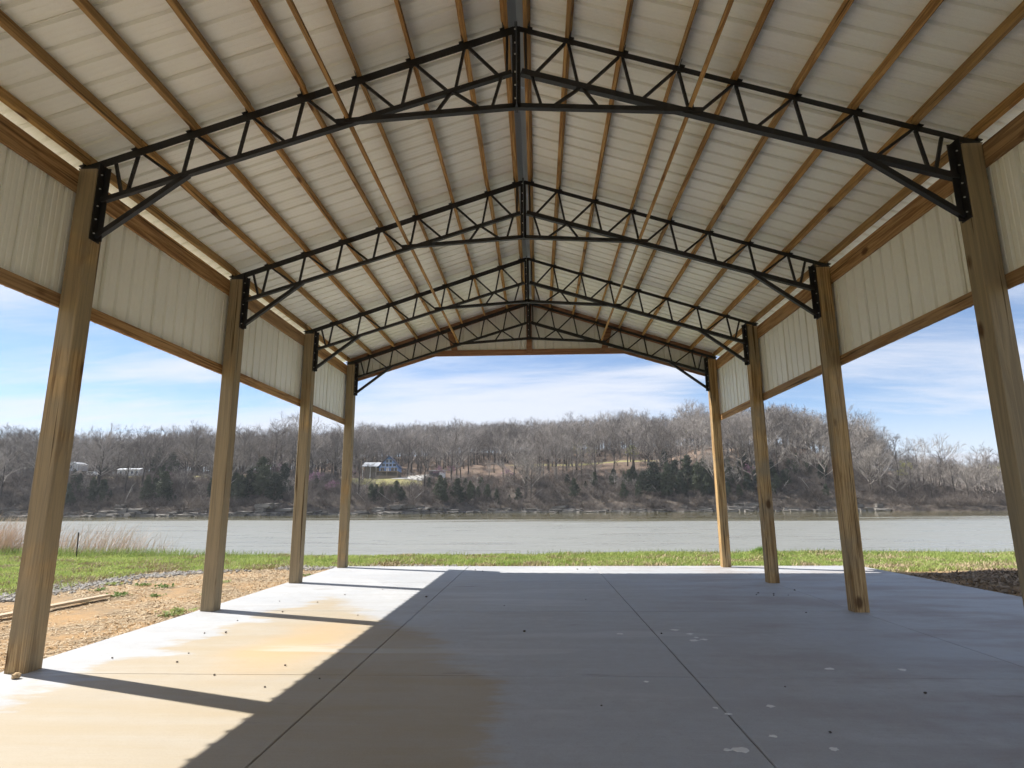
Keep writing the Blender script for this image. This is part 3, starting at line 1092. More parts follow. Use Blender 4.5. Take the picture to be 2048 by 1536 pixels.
rocks = [rock_mesh(100 + i) for i in range(6)]
rr_ = random.Random(5)
nrock = 0
for t in np.arange(-0.95, 0.56, 0.0105):
    yy_, zz_ = col_at(np.array([t]))
    ysh = yy_[0][0] + (yy_[0][1] - yy_[0][0]) * 0.2
    tall = 1.0 + 1.6 * max(0, float(fbm(np.array([t * 9.0]), np.array([2.0]), 77)[0]) + 0.18) * 2
    if t > 0.30:
        tall *= 1.35
    for lay in range(3):
        if lay and rr_.random() < 0.25 + 0.2 * lay:
            continue
        o = bpy.data.objects.new('rock', rocks[rr_.randrange(6)])
        link(o, hill)
        zb = WATER_Z - 0.1 + lay * 0.5 * tall
        y = ysh + lay * 1.1 + rr_.uniform(-0.4, 0.6)
        o.location = ((t + rr_.uniform(-0.004, 0.004)) * y, y, zb + 0.16 * tall)
        o.scale = (rr_.uniform(2.0, 5.5), rr_.uniform(1.6, 2.6), rr_.uniform(0.30, 0.62) * tall)
        o.rotation_euler = (rr_.uniform(-0.06, 0.06), rr_.uniform(-0.05, 0.05), rr_.uniform(-0.3, 0.3))
        nrock += 1


# ------------------------------------------------------------------ trees
class Skel:
    """bare branching skeleton written into trunk and crown arrays"""
    def __init__(s, seed):
        s.r = random.Random(seed)
        s.trunk = MB()
        s.crown = MB()
        s.tips = []

    def ribbon(s, p, q, w0, w1):
        d = (q - p)
        a = d.cross(Vector((s.r.uniform(-1, 1), s.r.uniform(-1, 1), s.r.uniform(-1, 1)))).normalized()
        b = d.normalized().cross(a)
        k = [a, -0.5 * a + 0.866 * b, -0.5 * a - 0.866 * b]
        s.crown.add([p + v * w0 for v in k] + [q + v * w1 for v in k], [(0, 1, 4, 3), (1, 2, 5, 4), (2, 0, 3, 5)])

    def twig(s, p, q, w):
        d = (q - p)
        a = d.cross(Vector((s.r.uniform(-1, 1), s.r.uniform(-1, 1), s.r.uniform(-1, 1)))).normalized() * w
        s.crown.add([p + a, p - a, q], [(0, 1, 2)])

    def dirn(s, d, ang):
        o = d.orthogonal().normalized()
        o = Matrix.Rotation(s.r.uniform(0, 6.283), 3, d) @ o
        return (d * math.cos(ang) + o * math.sin(ang)).normalized()

    def grow(s, p, d, L, rad, lev, cfg):
        r = s.r
        nseg = 3 if lev <= 1 else 2
        pts = [p]
        for k in range(nseg):
            d = (d + Vector((r.uniform(-1, 1), r.uniform(-1, 1), r.uniform(-0.5, 0.9))) * cfg['bend']).normalized()
            pts.append(pts[-1] + d * (L / nseg))
        rads = [rad * (1 - 0.62 * k / nseg) for k in range(nseg + 1)]
        if lev <= 1:
            s.crown.tube(pts, rads, 4)
        else:
            for k in range(nseg):
                s.ribbon(pts[k], pts[k + 1], rads[k], rads[k + 1])
        if lev >= 3:
            s.tips.append(pts[-1])
            for k in range(cfg['twigs']):
                q = pts[0].lerp(pts[-1], r.uniform(0.25, 1.0))
                e = s.dirn(d, r.uniform(0.3, 0.9))
                s.twig(q, q + e * L * r.uniform(0.5, 1.05), cfg['tw'])
            return
        for k in range(cfg['n'][lev]):
            f = r.uniform(0.30, 1.0) if k else 1.0
            i = min(int(f * nseg), nseg - 1)
            q = pts[i].lerp(pts[i + 1], f * nseg - i)
            e = s.dirn(d, r.uniform(0.3, 0.85))
            e = (e + Vector((0, 0, 0.18))).normalized()
            s.grow(q, e, L * r.uniform(0.48, 0.68), max(rad * 0.45, cfg['minr']), lev + 1, cfg)

    def tree(s, h, r0, clear=0.38, limbs=9, spread=0.62, cfg=None):
        cfg = cfg or dict(n=[0, 5, 4, 0], bend=0.19, twigs=5, tw=0.021, minr=0.027)
        r = s.r
        pts, rads = [], []
        x = y = 0.0
        n = 7
        for k in range(n + 1):
            f = k / n
            pts.append(Vector((x, y, h * 0.88 * f - (0.5 if k == 0 else 0))))
            rads.append(r0 * (1.25 if k == 0 else 1) * (1 - f) ** 0.8 + 0.025)
            x += r.uniform(-1, 1) * h * 0.012
            y += r.uniform(-1, 1) * h * 0.012
        s.trunk.tube(pts, rads, 7)
        for k in range(limbs):
            f = clear + (0.98 - clear) * (k + r.random() * 0.6) / limbs
            i = min(int(f * n), n - 1)
            p = pts[i].lerp(pts[i + 1], f * n - i)
            a = k * 2.4 + r.uniform(-0.5, 0.5)
            el = r.uniform(0.30, 0.85) + 0.35 * f
            d = Vector((math.cos(a) * math.cos(el), math.sin(a) * math.cos(el), math.sin(el)))
            L = h * 0.27 * (1.25 - 0.75 * f) * r.uniform(0.8, 1.2) * spread / 0.62
            s.grow(p, d, L, r0 * 0.56 * (1.15 - 0.6 * f), 1, cfg)
        s.grow(pts[-1], Vector((0, 0, 1)), h * 0.12, 0.04, 2, cfg)
        return s


def quads(pts, size, rnd, flat=0.0):
    """leaf clump faces at the points"""
    n = len(pts)
    P = np.asarray(pts, float)
    a = rnd.normal(size=(n, 3))
    a /= np.linalg.norm(a, axis=1)[:, None]
    b = np.cross(a, rnd.normal(size=(n, 3)))
    b /= np.linalg.norm(b, axis=1)[:, None]
    sz = size * rnd.uniform(0.55, 1.3, size=(n, 1))
    V_ = np.stack([P - a * sz, P + b * sz * 0.55, P + a * sz, P - b * sz * 0.55], 1).reshape(-1, 3)
    return V_, np.arange(4 * n).reshape(n, 4)


def mb_mesh(mb, name, mat):
    me_ = bpy.data.meshes.new(name)
    me_.from_pydata(mb.v, [], mb.f)
    me_.materials.append(M[mat])
    me_.update()
    return me_


BARE = []
for i in range(8):
    r = random.Random(40 + i)
    sk = Skel(200 + i).tree(15.0, r.uniform(0.20, 0.30), clear=r.uniform(0.20, 0.36), limbs=r.randint(11, 15), spread=r.uniform(0.72, 1.0))
    BARE.append((mb_mesh(sk.trunk, 'trunk', 'trunk'), mb_mesh(sk.crown, 'crown', 'twig')))
SMALL = []
for i in range(4):
    r = random.Random(70 + i)
    sk = Skel(300 + i).tree(9.0, 0.09, clear=0.22, limbs=9, spread=0.8, cfg=dict(n=[0, 4, 3, 0], bend=0.24, twigs=4, tw=0.022, minr=0.018))
    SMALL.append((mb_mesh(sk.trunk, 'trunk', 'trunk'), mb_mesh(sk.crown, 'crown', 'twig')))
SPRING = []
REDBUD = []
for i in range(3):
    sk = Skel(400 + i).tree(10.0, 0.12, clear=0.30, limbs=9, spread=0.7)
    tips = np.array([tuple(v) for v in sk.tips])
    rn = np.random.default_rng(i)
    pts = np.repeat(tips, 3, 0) + rn.normal(size=(len(tips) * 3, 3)) * 0.35
    V_, F_ = quads(pts, 0.27, rn)
    b0 = len(sk.crown.v)
    sk.crown.v += [tuple(q) for q in V_]
    nf = len(sk.crown.f)
    sk.crown.f += [tuple(int(b0 + k) for k in q) for q in F_]
    me_ = mb_mesh(sk.crown, 'crown', 'twig')
    me_.materials.append(M['spring'])
    me_.polygons.foreach_set('material_index', np.array([0] * nf + [1] * len(F_), dtype=np.int32))
    SPRING.append((mb_mesh(sk.trunk, 'trunk', 'trunk'), me_))
    sk = Skel(500 + i).tree(4.0, 0.07, clear=0.2, limbs=8, spread=1.0, cfg=dict(n=[0, 3, 3, 0], bend=0.2, twigs=2, tw=0.015, minr=0.013))
    tips = np.array([tuple(v) for v in sk.tips])
    pts = np.repeat(tips, 4, 0) + rn.normal(size=(len(tips) * 4, 3)) * 0.25
    V_, F_ = quads(pts, 0.20, rn)
    b0 = len(sk.crown.v)
    sk.crown.v += [tuple(q) for q in V_]
    nf = len(sk.crown.f)
    sk.crown.f += [tuple(int(b0 + k) for k in q) for q in F_]
    me_ = mb_mesh(sk.crown, 'crown', 'twig')
    me_.materials.append(M['redbud'])
    me_.polygons.foreach_set('material_index', np.array([0] * nf + [1] * len(F_), dtype=np.int32))
    REDBUD.append((mb_mesh(sk.trunk, 'trunk', 'trunk'), me_))
CEDAR = []
for i in range(5):
    rn = np.random.default_rng(60 + i)
    r = random.Random(60 + i)
    h = 10.0
    mb = MB()
    mb.tube([(0, 0, -0.4), (0.05, 0, h * 0.4), (0, 0.05, h * 0.92)], [0.16, 0.10, 0.02], 6)
    pts = []
    nb = 46
    for k in range(nb):
        f = 0.08 + 0.9 * (k / nb)
        rad = (0.33 - 0.02 * (i % 3)) * h * (1 - f) ** 0.55 * min(1.0, 0.45 + 2.4 * f) * r.uniform(0.55, 1.2)
        a = k * 2.4 + r.uniform(-0.6, 0.6)
        tip = np.array([math.cos(a) * rad, math.sin(a) * rad, h * f + rad * r.uniform(0.05, 0.5)])
        base = np.array([0, 0, h * f])
        mb.tube([tuple(base), tuple(base * 0.4 + tip * 0.6)], [0.035, 0.012], 3)
        m_ = int(80 * (0.35 + rad / 2.2))
        q = rn.uniform(0.25, 1.05, size=(m_, 1)) ** 0.7
        pts.append(base + (tip - base) * q + rn.normal(size=(m_, 3)) * np.array([0.26, 0.26, 0.22]) * (0.6 + 0.25 * rad))
    pts = np.concatenate(pts)
    V_, F_ = quads(pts, 0.23, rn)
    me_ = fast_mesh('crown', V_, F_, ['cedar'])
    CEDAR.append((mb_mesh(mb, 'trunk', 'trunk'), me_))


def plant(kind, name, x, y, h, label, cat, group, h0, rot=None, z=None):
    tm, cm = kind
    k = h / h0
    zz_ = float(hill_z(x, y)[0]) if z is None else z
    e = empty(name, (x, y, zz_))
    e.rotation_euler = (0, 0, random.uniform(0, 6.28) if rot is None else rot)
    w = k * random.uniform(0.88, 1.12)
    e.scale = (w, w, k)
    link(bpy.data.objects.new('trunk', tm), e)
    link(bpy.data.objects.new('crown', cm), e)
    return tag(e, label, cat, group)


def scatter(name, protos, P, rot, scl, idx, label):
    """the part of the wood that reads as one mass: one object, instanced"""
    pc = bpy.data.collections.new(name + '_kinds')
    for i, meshes in enumerate(protos):
        if len(meshes) == 2:
            a, b = meshes
            bm = bmesh.new()
            bm.from_mesh(a)
            na = len(bm.faces)
            bm.from_mesh(b)
            me_ = bpy.data.meshes.new('%s_kind_%02d' % (name, i))
            bm.to_mesh(me_)
            bm.free()
            mi = np.zeros(len(me_.polygons), dtype=np.int32)
            mi[na:] = 1
            me_.polygons.foreach_set('material_index', mi)
            me_.materials.append(a.materials[0])
            me_.materials.append(b.materials[0])
        else:
            me_ = meshes[0]
        o = bpy.data.objects.new('%s_kind_%02d' % (name, i), me_)
        pc.objects.link(o)
    me_ = bpy.data.meshes.new(name)
    me_.from_pydata([tuple(p) for p in P], [], [])
    for an, ty, val in (('rot', 'FLOAT', rot), ('scl', 'FLOAT', scl), ('idx', 'INT', idx)):
        a = me_.attributes.new(an, ty, 'POINT')
        a.data.foreach_set('value', np.asarray(val, dtype=np.float32 if ty == 'FLOAT' else np.int32))
    o = link(bpy.data.objects.new(name, me_))
    ng = bpy.data.node_groups.new(name, 'GeometryNodeTree')
    ng.interface.new_socket('Geometry', in_out='INPUT', socket_type='NodeSocketGeometry')
    ng.interface.new_socket('Geometry', in_out='OUTPUT', socket_type='NodeSocketGeometry')
    N = ng.nodes
    gi, go = N.new('NodeGroupInput'), N.new('NodeGroupOutput')
    ip = N.new('GeometryNodeInstanceOnPoints')
    ci = N.new('GeometryNodeCollectionInfo')
    ci.inputs['Collection'].default_value = pc
    ci.inputs['Separate Children'].default_value = True
    ci.inputs['Reset Children'].default_value = True
    ip.inputs['Pick Instance'].default_value = True
    def attr(nm, ty):
        q = N.new('GeometryNodeInputNamedAttribute')
        q.data_type = ty
        q.inputs[0].default_value = nm
        return q.outputs[0]
    cx = N.new('ShaderNodeCombineXYZ')
    ng.links.new(attr('rot', 'FLOAT'), cx.inputs[2])
    ng.links.new(gi.outputs[0], ip.inputs['Points'])
    ng.links.new(ci.outputs[0], ip.inputs['Instance'])
    ng.links.new(attr('idx', 'INT'), ip.inputs['Instance Index'])
    ng.links.new(cx.outputs[0], ip.inputs['Rotation'])
    ng.links.new(attr('scl', 'FLOAT'), ip.inputs['Scale'])
    ng.links.new(ip.outputs[0], go.inputs[0])
    md = o.modifiers.new('instances', 'NODES')
    md.node_group = ng
    return tag(o, label, None, None, 'stuff')


# where trees stand
def clearing(x, y):
    t = x / y
    house = (t > -0.312) & (t < -0.155) & (y > 226) & (y < 268)
    left = (t > -0.86) & (t < -0.60) & (y > 214) & (y < 236)
    return house | left


EVER = [(-252.5, 277.9, 11), (-219.2, 297.6, 12), (-206.9, 291.4, 13), (-158.5, 245.9, 11), (-151.8, 244.4, 9), (-119.5, 181.1, 8), (-115.0, 182.5, 9), (-90.9, 187.8, 9), (-89.4, 192.9, 11), (-81.1, 184.6, 9), (-82.2, 193.7, 10), (-148.0, 339.4, 9), (-193.8, 339.6, 9), (-189.6, 345.3, 8), (-128.4, 357.7, 9), (-34.4, 214.5, 9), (-28.7, 218.5, 8), (-24.5, 221.0, 7), (-18.3, 223.3, 6), (-56.2, 203.9, 6), (13.6, 226.0, 7), (43.3, 226.3, 12), (46.9, 224.0, 9), (56.8, 231.1, 12), (59.5, 226.4, 11), (55.2, 262.7, 9), (80.4, 236.5, 8), (66.4, 223.5, 9), (31.5, 223.0, 6), (37.0, 223.0, 7), (-91.9, 182.9, 8), (-228.0, 261.4, 9), (-167.8, 272.1, 8), (52.3, 223.9, 9), (61.9, 223.7, 8), (76.0, 223.2, 7), (83.2, 223.0, 7), (-46.5, 206.1, 5), (22.2, 235.2, 6), (-33.5, 384.0, 17), (48.5, 228.0, 11), (53.0, 234.0, 10), (63.0, 231.0, 10), (70.0, 229.0, 8), (40.0, 228.5, 8), (-86.0, 187.0, 10), (-94.5, 186.0, 8), (-119.0, 187.0, 9)]
SPR = [(-45.3, 374.1, 12), (-28.6, 380.6, 12), (43.3, 274.9, 8), (138.5, 233.8, 9), (176.4, 238.4, 10), (20.0, 298.4, 9), (87.6, 312.7, 11), (26.9, 306.6, 8), (-115.3, 300.3, 8), (-258.2, 337.9, 9), (-10.9, 376.3, 11), (81.5, 330.5, 10)]
RED = [(-80.5, 220.7, 4), (-71.3, 208.2, 4), (-78.7, 207.2, 4.5), (-75.6, 240.8, 4), (-41.2, 254.0, 4), (-37.4, 262.5, 4), (-126.9, 200.9, 4), (-12.6, 254.1, 4), (-102.3, 235.7, 4), (80.5, 232.1, 4)]
LONE = [(110.0, 258.0, 15, 'lone'), (106.9, 262.8, 16, 'lone'), (101.5, 262.0, 15, 'lone'), (115.5, 256.0, 14, 'lone'), (124.3, 255.6, 15, 'lone'), (121.5, 254.0, 14, 'lone'), (134.9, 250.0, 17, 'lone'), (130.7, 247.6, 15, 'lone'), (144.2, 247.9, 16, 'lone'), (150.3, 244.9, 15, 'lone'), (162.4, 248.7, 16, 'lone'), (166.8, 236.2, 15, 'lone'), (173.4, 239.6, 14, 'lone'), (157.0, 241.0, 13, 'lone'), (180.0, 236.0, 15, 'lone')]

cand = []
rn = np.random.default_rng(77)
cell = 6.6
for cx_ in np.arange(-360, 260, cell):
    for cy2 in np.arange(174, 415, cell):
        x = cx_ + rn.uniform(0, cell)
        y = cy2 + rn.uniform(0, cell)
        t = x / y
        if not (-1.02 < t < 0.86):
            continue
        yy_, zz2 = col_at(np.array([t]))
        d = y - yy_[0][1]
        if d < 5:
            continue
        ridge = yy_[0][6] if t > 0.33 else yy_[0][7]
        if y > ridge + (45 if t < 0.33 else 24):
            continue
        if clearing(np.array([x]), np.array([y]))[0]:
            continue
        bluff = y < yy_[0][3]
        keep = 0.72 if bluff else 0.88
        if t > 0.30:
            keep = 0.97
        lw = float(lawn_mask(np.array([x]), np.array([y]))[0])
        # open grove in the middle of the slope
        if -0.16 < t < 0.30 and yy_[0][3] < y < yy_[0][5] + 2:
            keep = 0.46
        if lw > 0.4:
            keep *= 0.35
        if rn.random() > keep:
            continue
        if bluff and rn.random() < (0.72 if t < 0.30 else 0.45):
            h = rn.uniform(4.5, 8.5)
            kind = 'small'
        else:
            h = rn.uniform(13.0, 18.5) + 2.5 * (rn.random() < 0.12)
            kind = 'big'
        if t > 0.56:
            h = rn.uniform(8, 12.5)
        cand.append((x, y, h, kind))
X_ = np.array([c[0] for c in cand])
Y_ = np.array([c[1] for c in cand])
Z_ = hill_z(X_, Y_)
H_ = np.array([c[2] for c in cand])
order = np.argsort(-(H_ / Y_))
big_ids = [i for i in order if cand[i][3] == 'big']
small_ids = [i for i in order if cand[i][3] == 'small']
# trees one can tell apart: the largest in view stand as things of their own
own_big = big_ids[:255]
own_small = small_ids[:30]
own = set(own_big) | set(own_small)
ORD = ['first', 'second', 'third', 'fourth', 'fifth', 'sixth', 'seventh', 'eighth', 'ninth', 'tenth', 'eleventh', 'twelfth', 'thirteenth', 'fourteenth', 'fifteenth', 'sixteenth', 'seventeenth', 'eighteenth', 'nineteenth', 'twentieth', 'twenty-first', 'twenty-second']


def zone(t, y):
    """where a tree shows between the posts, and how high on the slope"""
    yy_, _z = col_at(np.array([t]))
    if t > 0.30:
        side = 'on the steep hump behind the right posts'
    elif t > 0.08:
        side = 'in the right half of the open grove'
    elif t > -0.16:
        side = 'in the left half of the open grove'
    elif t > -0.32:
        side = 'around and above the blue house'
    elif t > -0.42:
        side = 'behind the two farthest left posts'
    elif t > -0.56:
        side = 'behind the second left post'
    elif t > -0.74:
        side = 'above the white mobile home'
    else:
        side = 'behind the nearest left post'
    hgt_ = 'low' if y < yy_[0][3] else ('midway' if y < yy_[0][5] else 'high')
    return side, hgt_


for i in own_big:
    x, y, h, _ = cand[i]
    side, hg_ = zone(x / y, y)
    plant(BARE[i % 8], 'bare_tree', x, y, h, 'bare grey tree %s up the far slope %s' % (hg_, side), 'tree', 'bare trees %s %s' % (hg_, side), 15.0, z=float(Z_[i]))
for i in own_small:
    x, y, h, _ = cand[i]
    side, hg_ = zone(x / y, y)
    plant(SMALL[i % 4], 'bare_sapling', x, y, h, 'small bare tree low on the far bluff %s' % side, 'tree', 'small bare trees on the bluff %s' % side, 9.0, z=float(Z_[i]))
for i, (x, y, h, _) in enumerate(sorted(LONE, key=lambda q: q[0] / q[1])):
    plant(BARE[i % 8], 'bare_tree', x, y, h * 1.12, 'tall bare tree against the sky right of the hump, %s from the left' % ORD[i], 'tree', 'skyline trees at the right', 15.0)
ever = {}
for i, (x, y, h) in enumerate(EVER):
    if y > 380:
        lb = 'single dark pine poking above the skyline of bare trees'
    elif y > 238 and x > 0:
        lb = 'dark evergreen halfway up the slope left of the right posts'
    elif y > 238:
        lb = 'dark evergreen among bare trees high on the left hillside'
    elif -60 < x < 30:
        lb = 'dark green cedar by the waterline below the open grove'
    elif x >= 30:
        lb = 'dark green cedar on the steep right bluff'
    else:
        lb = 'dark green cedar on the left bluff above the water'
    ever.setdefault(lb, []).append((x / y, x, y, h, i))
for lb, lst in ever.items():
    for k, (t, x, y, h, i) in enumerate(sorted(lst)):
        full = lb if len(lst) == 1 else '%s, %s from the left' % (lb, ORD[k])
        plant(CEDAR[i % 5], 'cedar_tree', x, y, h * 1.05, full, 'tree', None if len(lst) == 1 else lb.split(' ', 2)[2] + 's', 10.0)
for k, (x, y, h) in enumerate(sorted(SPR, key=lambda q: q[0] / q[1])):
    plant(SPRING[k % 3], 'budding_tree', x, y, h, 'tree in fresh yellow green leaf among bare trees, %s from the left' % ORD[k], 'tree', 'trees coming into leaf', 10.0)
for k, (x, y, h) in enumerate(sorted(RED, key=lambda q: q[0] / q[1])):
    plant(REDBUD[k % 3], 'redbud_tree', x, y, h, 'small redbud in pink purple blossom on the far bank, %s from the left' % ORD[k], 'tree', 'redbuds in blossom', 4.0)

rest_i = [i for i in range(len(cand)) if i not in own]
P_ = np.stack([X_, Y_, Z_], 1)[rest_i]
kinds = np.array([(rn.integers(0, 8) if cand[i][3] == 'big' else 8 + rn.integers(0, 4)) for i in rest_i])
scl = np.array([H_[i] / (15.0 if cand[i][3] == 'big' else 9.0) for i in rest_i])
scatter('bare_wood', BARE + SMALL, P_, rn.uniform(0, 6.28, len(rest_i)), scl, kinds, 'mass of bare grey woodland covering the far hillside')

# brush on the bluff and under the trees
BR = []
for i in range(5):
    r = random.Random(900 + i)
    sk = Skel(900 + i)
    for k in range(11):
        a = r.uniform(0, 6.28)
        el = r.uniform(0.5, 1.3)
        d = Vector((math.cos(a) * math.cos(el), math.sin(a) * math.cos(el), math.sin(el)))
        sk.grow(Vector((r.uniform(-0.7, 0.7), r.uniform(-0.7, 0.7), -0.1)), d, r.uniform(1.0, 1.9), 0.028, 2, dict(n=[0, 0, 4, 0], bend=0.25, twigs=5, tw=0.017, minr=0.013))
    BR.append((mb_mesh(sk.crown, 'brush', 'brush'),))
bx, by, bs = [], [], []
while len(bx) < 7000:
    t = rn.uniform(-1.02, 0.84)
    yy_, _z = col_at(np.array([t]))
    up_ = rn.random() < 0.40
    y = rn.uniform(yy_[0][0] + 1.4, yy_[0][3] + 3) if not up_ else rn.uniform(yy_[0][3], yy_[0][7] if t < 0.33 else yy_[0][6])
    x = t * y
    if lawn_mask(np.array([x]), np.array([y]))[0] > 0.45:
        continue
    if -0.16 < t < 0.30 and yy_[0][3] < y < yy_[0][5] and rn.random() < 0.90:
        continue
    bx.append(x)
    by.append(y)
    bs.append(rn.uniform(0.6, 1.35) * (0.75 if up_ else 1.0))
bx, by = np.array(bx), np.array(by)
scatter('bluff_brush', BR, np.stack([bx, by, hill_z(bx, by)], 1), rn.uniform(0, 6.28, len(bx)), bs, rn.integers(0, 5, len(bx)), 'tangled leafless brush covering the far bluff')

# dark evergreen scrub in the brush
ex_, ey_, es_ = [], [], []
while len(ex_) < 190:
    u = rn.random()
    t = rn.uniform(0.12, 0.47) if u < 0.5 else (rn.uniform(-0.80, -0.36) if u < 0.85 else rn.uniform(-0.30, 0.12))
    yy_, _z = col_at(np.array([t]))
    y = rn.uniform(yy_[0][1] + 1, yy_[0][1] + (yy_[0][3] - yy_[0][1]) * (0.8 if t > 0.12 else 0.6))
    if vnoise(np.array([t * 16.0]), np.array([y * 0.05]), 91)[0] < 0.42:
        continue
    ex_.append(t * y)
    ey_.append(y)
    es_.append(rn.uniform(0.22, 0.62))
ex_, ey_ = np.array(ex_), np.array(ey_)
scatter('evergreen_scrub', CEDAR, np.stack([ex_, ey_, hill_z(ex_, ey_)], 1), rn.uniform(0, 6.28, len(ex_)), es_, rn.integers(0, 5, len(ex_)), 'dark low evergreen scrub mixed into the far bluff')

# bleached fallen trunks on the bluff
LOGS = [(-125.0, 180.0, 6.5, 0.75, 0.9, 0.14), (-50.0, 206.0, 5.0, -0.5, 0.6, 0.10), (-43.0, 209.5, 4.5, 0.9, 0.5, 0.09), (-58.0, 204.0, 4.0, -0.8, 0.7, 0.09), (-2.0, 228.0, 5.0, 0.5, 0.6, 0.09), (45.0, 226.0, 4.5, -0.4, 0.9, 0.09), (66.0, 226.0, 5.0, 0.7, 0.8, 0.10), (98.0, 224.0, 5.0, -0.9, 0.6, 0.10), (88.0, 223.0, 4.5, 0.3, 1.0, 0.10), (-96.0, 186.0, 4.0, -0.5, 0.7, 0.09)]
for i, (x, y, L, a, el, rad) in enumerate(LOGS):
    z = float(hill_z(x, y)[0])
    r = random.Random(i)
    d = Vector((math.cos(el) * math.cos(a) * (1 if a > 0 else -1), -0.25, math.sin(el))).normalized()
    m = MB()
    p = Vector((0, 0, -0.2))
    pts = [p + d * L * f + Vector((r.uniform(-0.1, 0.1), 0, r.uniform(-0.1, 0.1))) for f in (0, 0.35, 0.7, 1)]
    m.tube(pts, [rad, rad * 0.85, rad * 0.6, rad * 0.25], 6)
    for k in range(4):
        q = pts[1].lerp(pts[3], r.random())
        e = (d + Vector((r.uniform(-1, 1), r.uniform(-1, 1), r.uniform(-0.4, 1)))).normalized()
        m.tube([q, q + e * L * 0.22], [rad * 0.4, rad * 0.12], 4)
    o = m.build('fallen_trunk', 'deadwood')
    o.location = (x, y - 0.5, z + 0.3)
    tag(o, 'pale bleached dead trunk slanting across the left bluff' if i == 0 else 'thin bleached dead limb in brush on the far bluff, %s from the left' % ORD[sorted(q[0] / q[1] for q in LOGS[1:]).index(x / y)], 'log', None if i == 0 else 'bleached dead limbs')

# ------------------------------------------------------------------ buildings across the river
def boxpart(name, lo, hi, mat, parent):
    return MB().box(lo, hi).build(name, mat, parent)


def prism(name, pts, y0, y1, mat, parent):
    """polygon in x,z extruded along y"""
    n = len(pts)
    vs_ = [(x, y0, z) for x, z in pts] + [(x, y1, z) for x, z in pts]
    fs_ = [tuple(range(n)), tuple(range(2 * n - 1, n - 1, -1))] + [(i, n + i, n + (i + 1) % n, (i + 1) % n) for i in range(n)]
    return mesh_obj(name, vs_, fs_, mat, parent)


def window(parent, x0, x1, z0, z1, y, mat='glass'):
    w = MB().box((x0, y - 0.03, z0), (x1, y, z1)).build('window', mat, parent)
    f = MB()
    t_ = 0.07
    f.box((x0 - t_, y - 0.06, z1), (x1 + t_, y - 0.001, z1 + t_))
    f.box((x0 - t_, y - 0.06, z0 - t_), (x1 + t_, y - 0.001, z0))
    f.box((x0 - t_, y - 0.06, z0), (x0, y - 0.001, z1))
    f.box((x1, y - 0.06, z0), (x1 + t_, y - 0.001, z1))
    f.build('frame', 'white', w)
    return w


def hz(x, y):
    return float(hill_z(x, y)[0])


hx, hy = -62.0, 250.0
hs = empty('blue_house', (hx, hy, hz(hx, hy) - 0.4))
hs.scale = (1.18, 1.18, 1.18)
hs.rotation_euler = (0, 0, 0.10)
tag(hs, 'blue steep gabled house with tall windows and deck on the far bank', 'house')
boxpart('foundation', (-3.4, 0, -1.0), (3.4, 9, 2.8), 'foundation', hs)
prism('wall', [(-3.4, 2.801), (3.4, 2.801), (3.4, 4.5), (0, 8.0), (-3.4, 4.5)], 0.02, 8.9, 'blue', hs)
for sx in (-1, 1):
    prism('roof', [(0.0, 8.02), (sx * 4.0, 3.9), (sx * 4.0, 4.15), (0.0, 8.32)], -0.9, 9.4, 'navy', hs)
for x0, x1, z0, z1 in ((-1.05, -0.15, 5.9, 7.0), (0.15, 1.05, 5.9, 7.0), (-2.5, -1.4, 4.55, 5.5), (-1.05, -0.15, 4.55, 5.5), (0.15, 1.05, 4.55, 5.5), (1.4, 2.5, 4.55, 5.5), (-2.8, -1.6, 2.95, 4.15), (0.9, 1.8, 2.95, 4.15), (2.1, 2.9, 2.95, 4.15)):
    window(hs, x0, x1, z0, z1, 0.0)
dr = boxpart('door', (-0.9, -0.05, 2.82), (0.1, 0.015, 4.9 - 0.75), 'white', hs)
dk = boxpart('deck', (-4.2, -2.6, 2.55), (3.6, -0.07, 2.78), 'deck', hs)
for k in range(14):
    x = -4.15 + k * 0.59
    boxpart('baluster', (x - 0.05, -2.55, 2.79), (x + 0.05, -2.45, 3.62), 'deck', dk)
boxpart('rail', (-4.2, -2.58, 3.63), (3.6, -2.42, 3.74), 'deck', dk)
for x in (-4.0, -0.3, 3.4):
    boxpart('deck_post', (x - 0.12, -2.55, -1.2), (x + 0.12, -2.3, 2.54), 'deck', hs)
boxpart('skirt_wall', (-4.0, -2.25, -1.2), (3.2, -2.1, 1.2), 'deck', hs)
prism('porch_roof', [(-9.0, 5.3), (-3.45, 5.3), (-3.45, 5.55), (-9.0, 5.55)], 0.2, 0.5, 'white', hs)
mesh_obj('porch_roof', [(-9.3, -0.8, 4.6), (-3.45, -0.8, 4.6), (-3.45, 5.0, 6.3), (-9.3, 5.0, 6.3), (-9.3, -0.8, 4.45), (-3.45, -0.8, 4.45), (-3.45, 5.0, 6.15), (-9.3, 5.0, 6.15)],
         [(0, 1, 2, 3), (7, 6, 5, 4), (0, 4, 5, 1), (1, 5, 6, 2), (2, 6, 7, 3), (3, 7, 4, 0)], 'pale_roof', hs)
boxpart('porch_wall', (-8.8, 2.0, -0.8), (-3.45, 5.0, 4.6), 'foundation', hs)
for x in (-9.0, -6.4, -4.4):
    boxpart('porch_post', (x - 0.1, -0.6, -0.8), (x + 0.1, -0.4, 4.44), 'white', hs)

# pale gravel drive, sheet draped on the slope
dv = []
for i in range(9):
    for j in range(7):
        x = -57.5 + i * 1.6 + (j - 3) * 0.5
        y = 241 + j * 3.2
        dv.append((x, y, hz(x, y) + 0.22))
tag(mesh_obj('gravel_drive', dv, [(j + 7 * i, j + 7 * (i + 1), j + 1 + 7 * (i + 1), j + 1 + 7 * i) for i in range(8) for j in range(6)], 'drive', None, True), 'pale gravel yard beside the blue house', kind='structure')

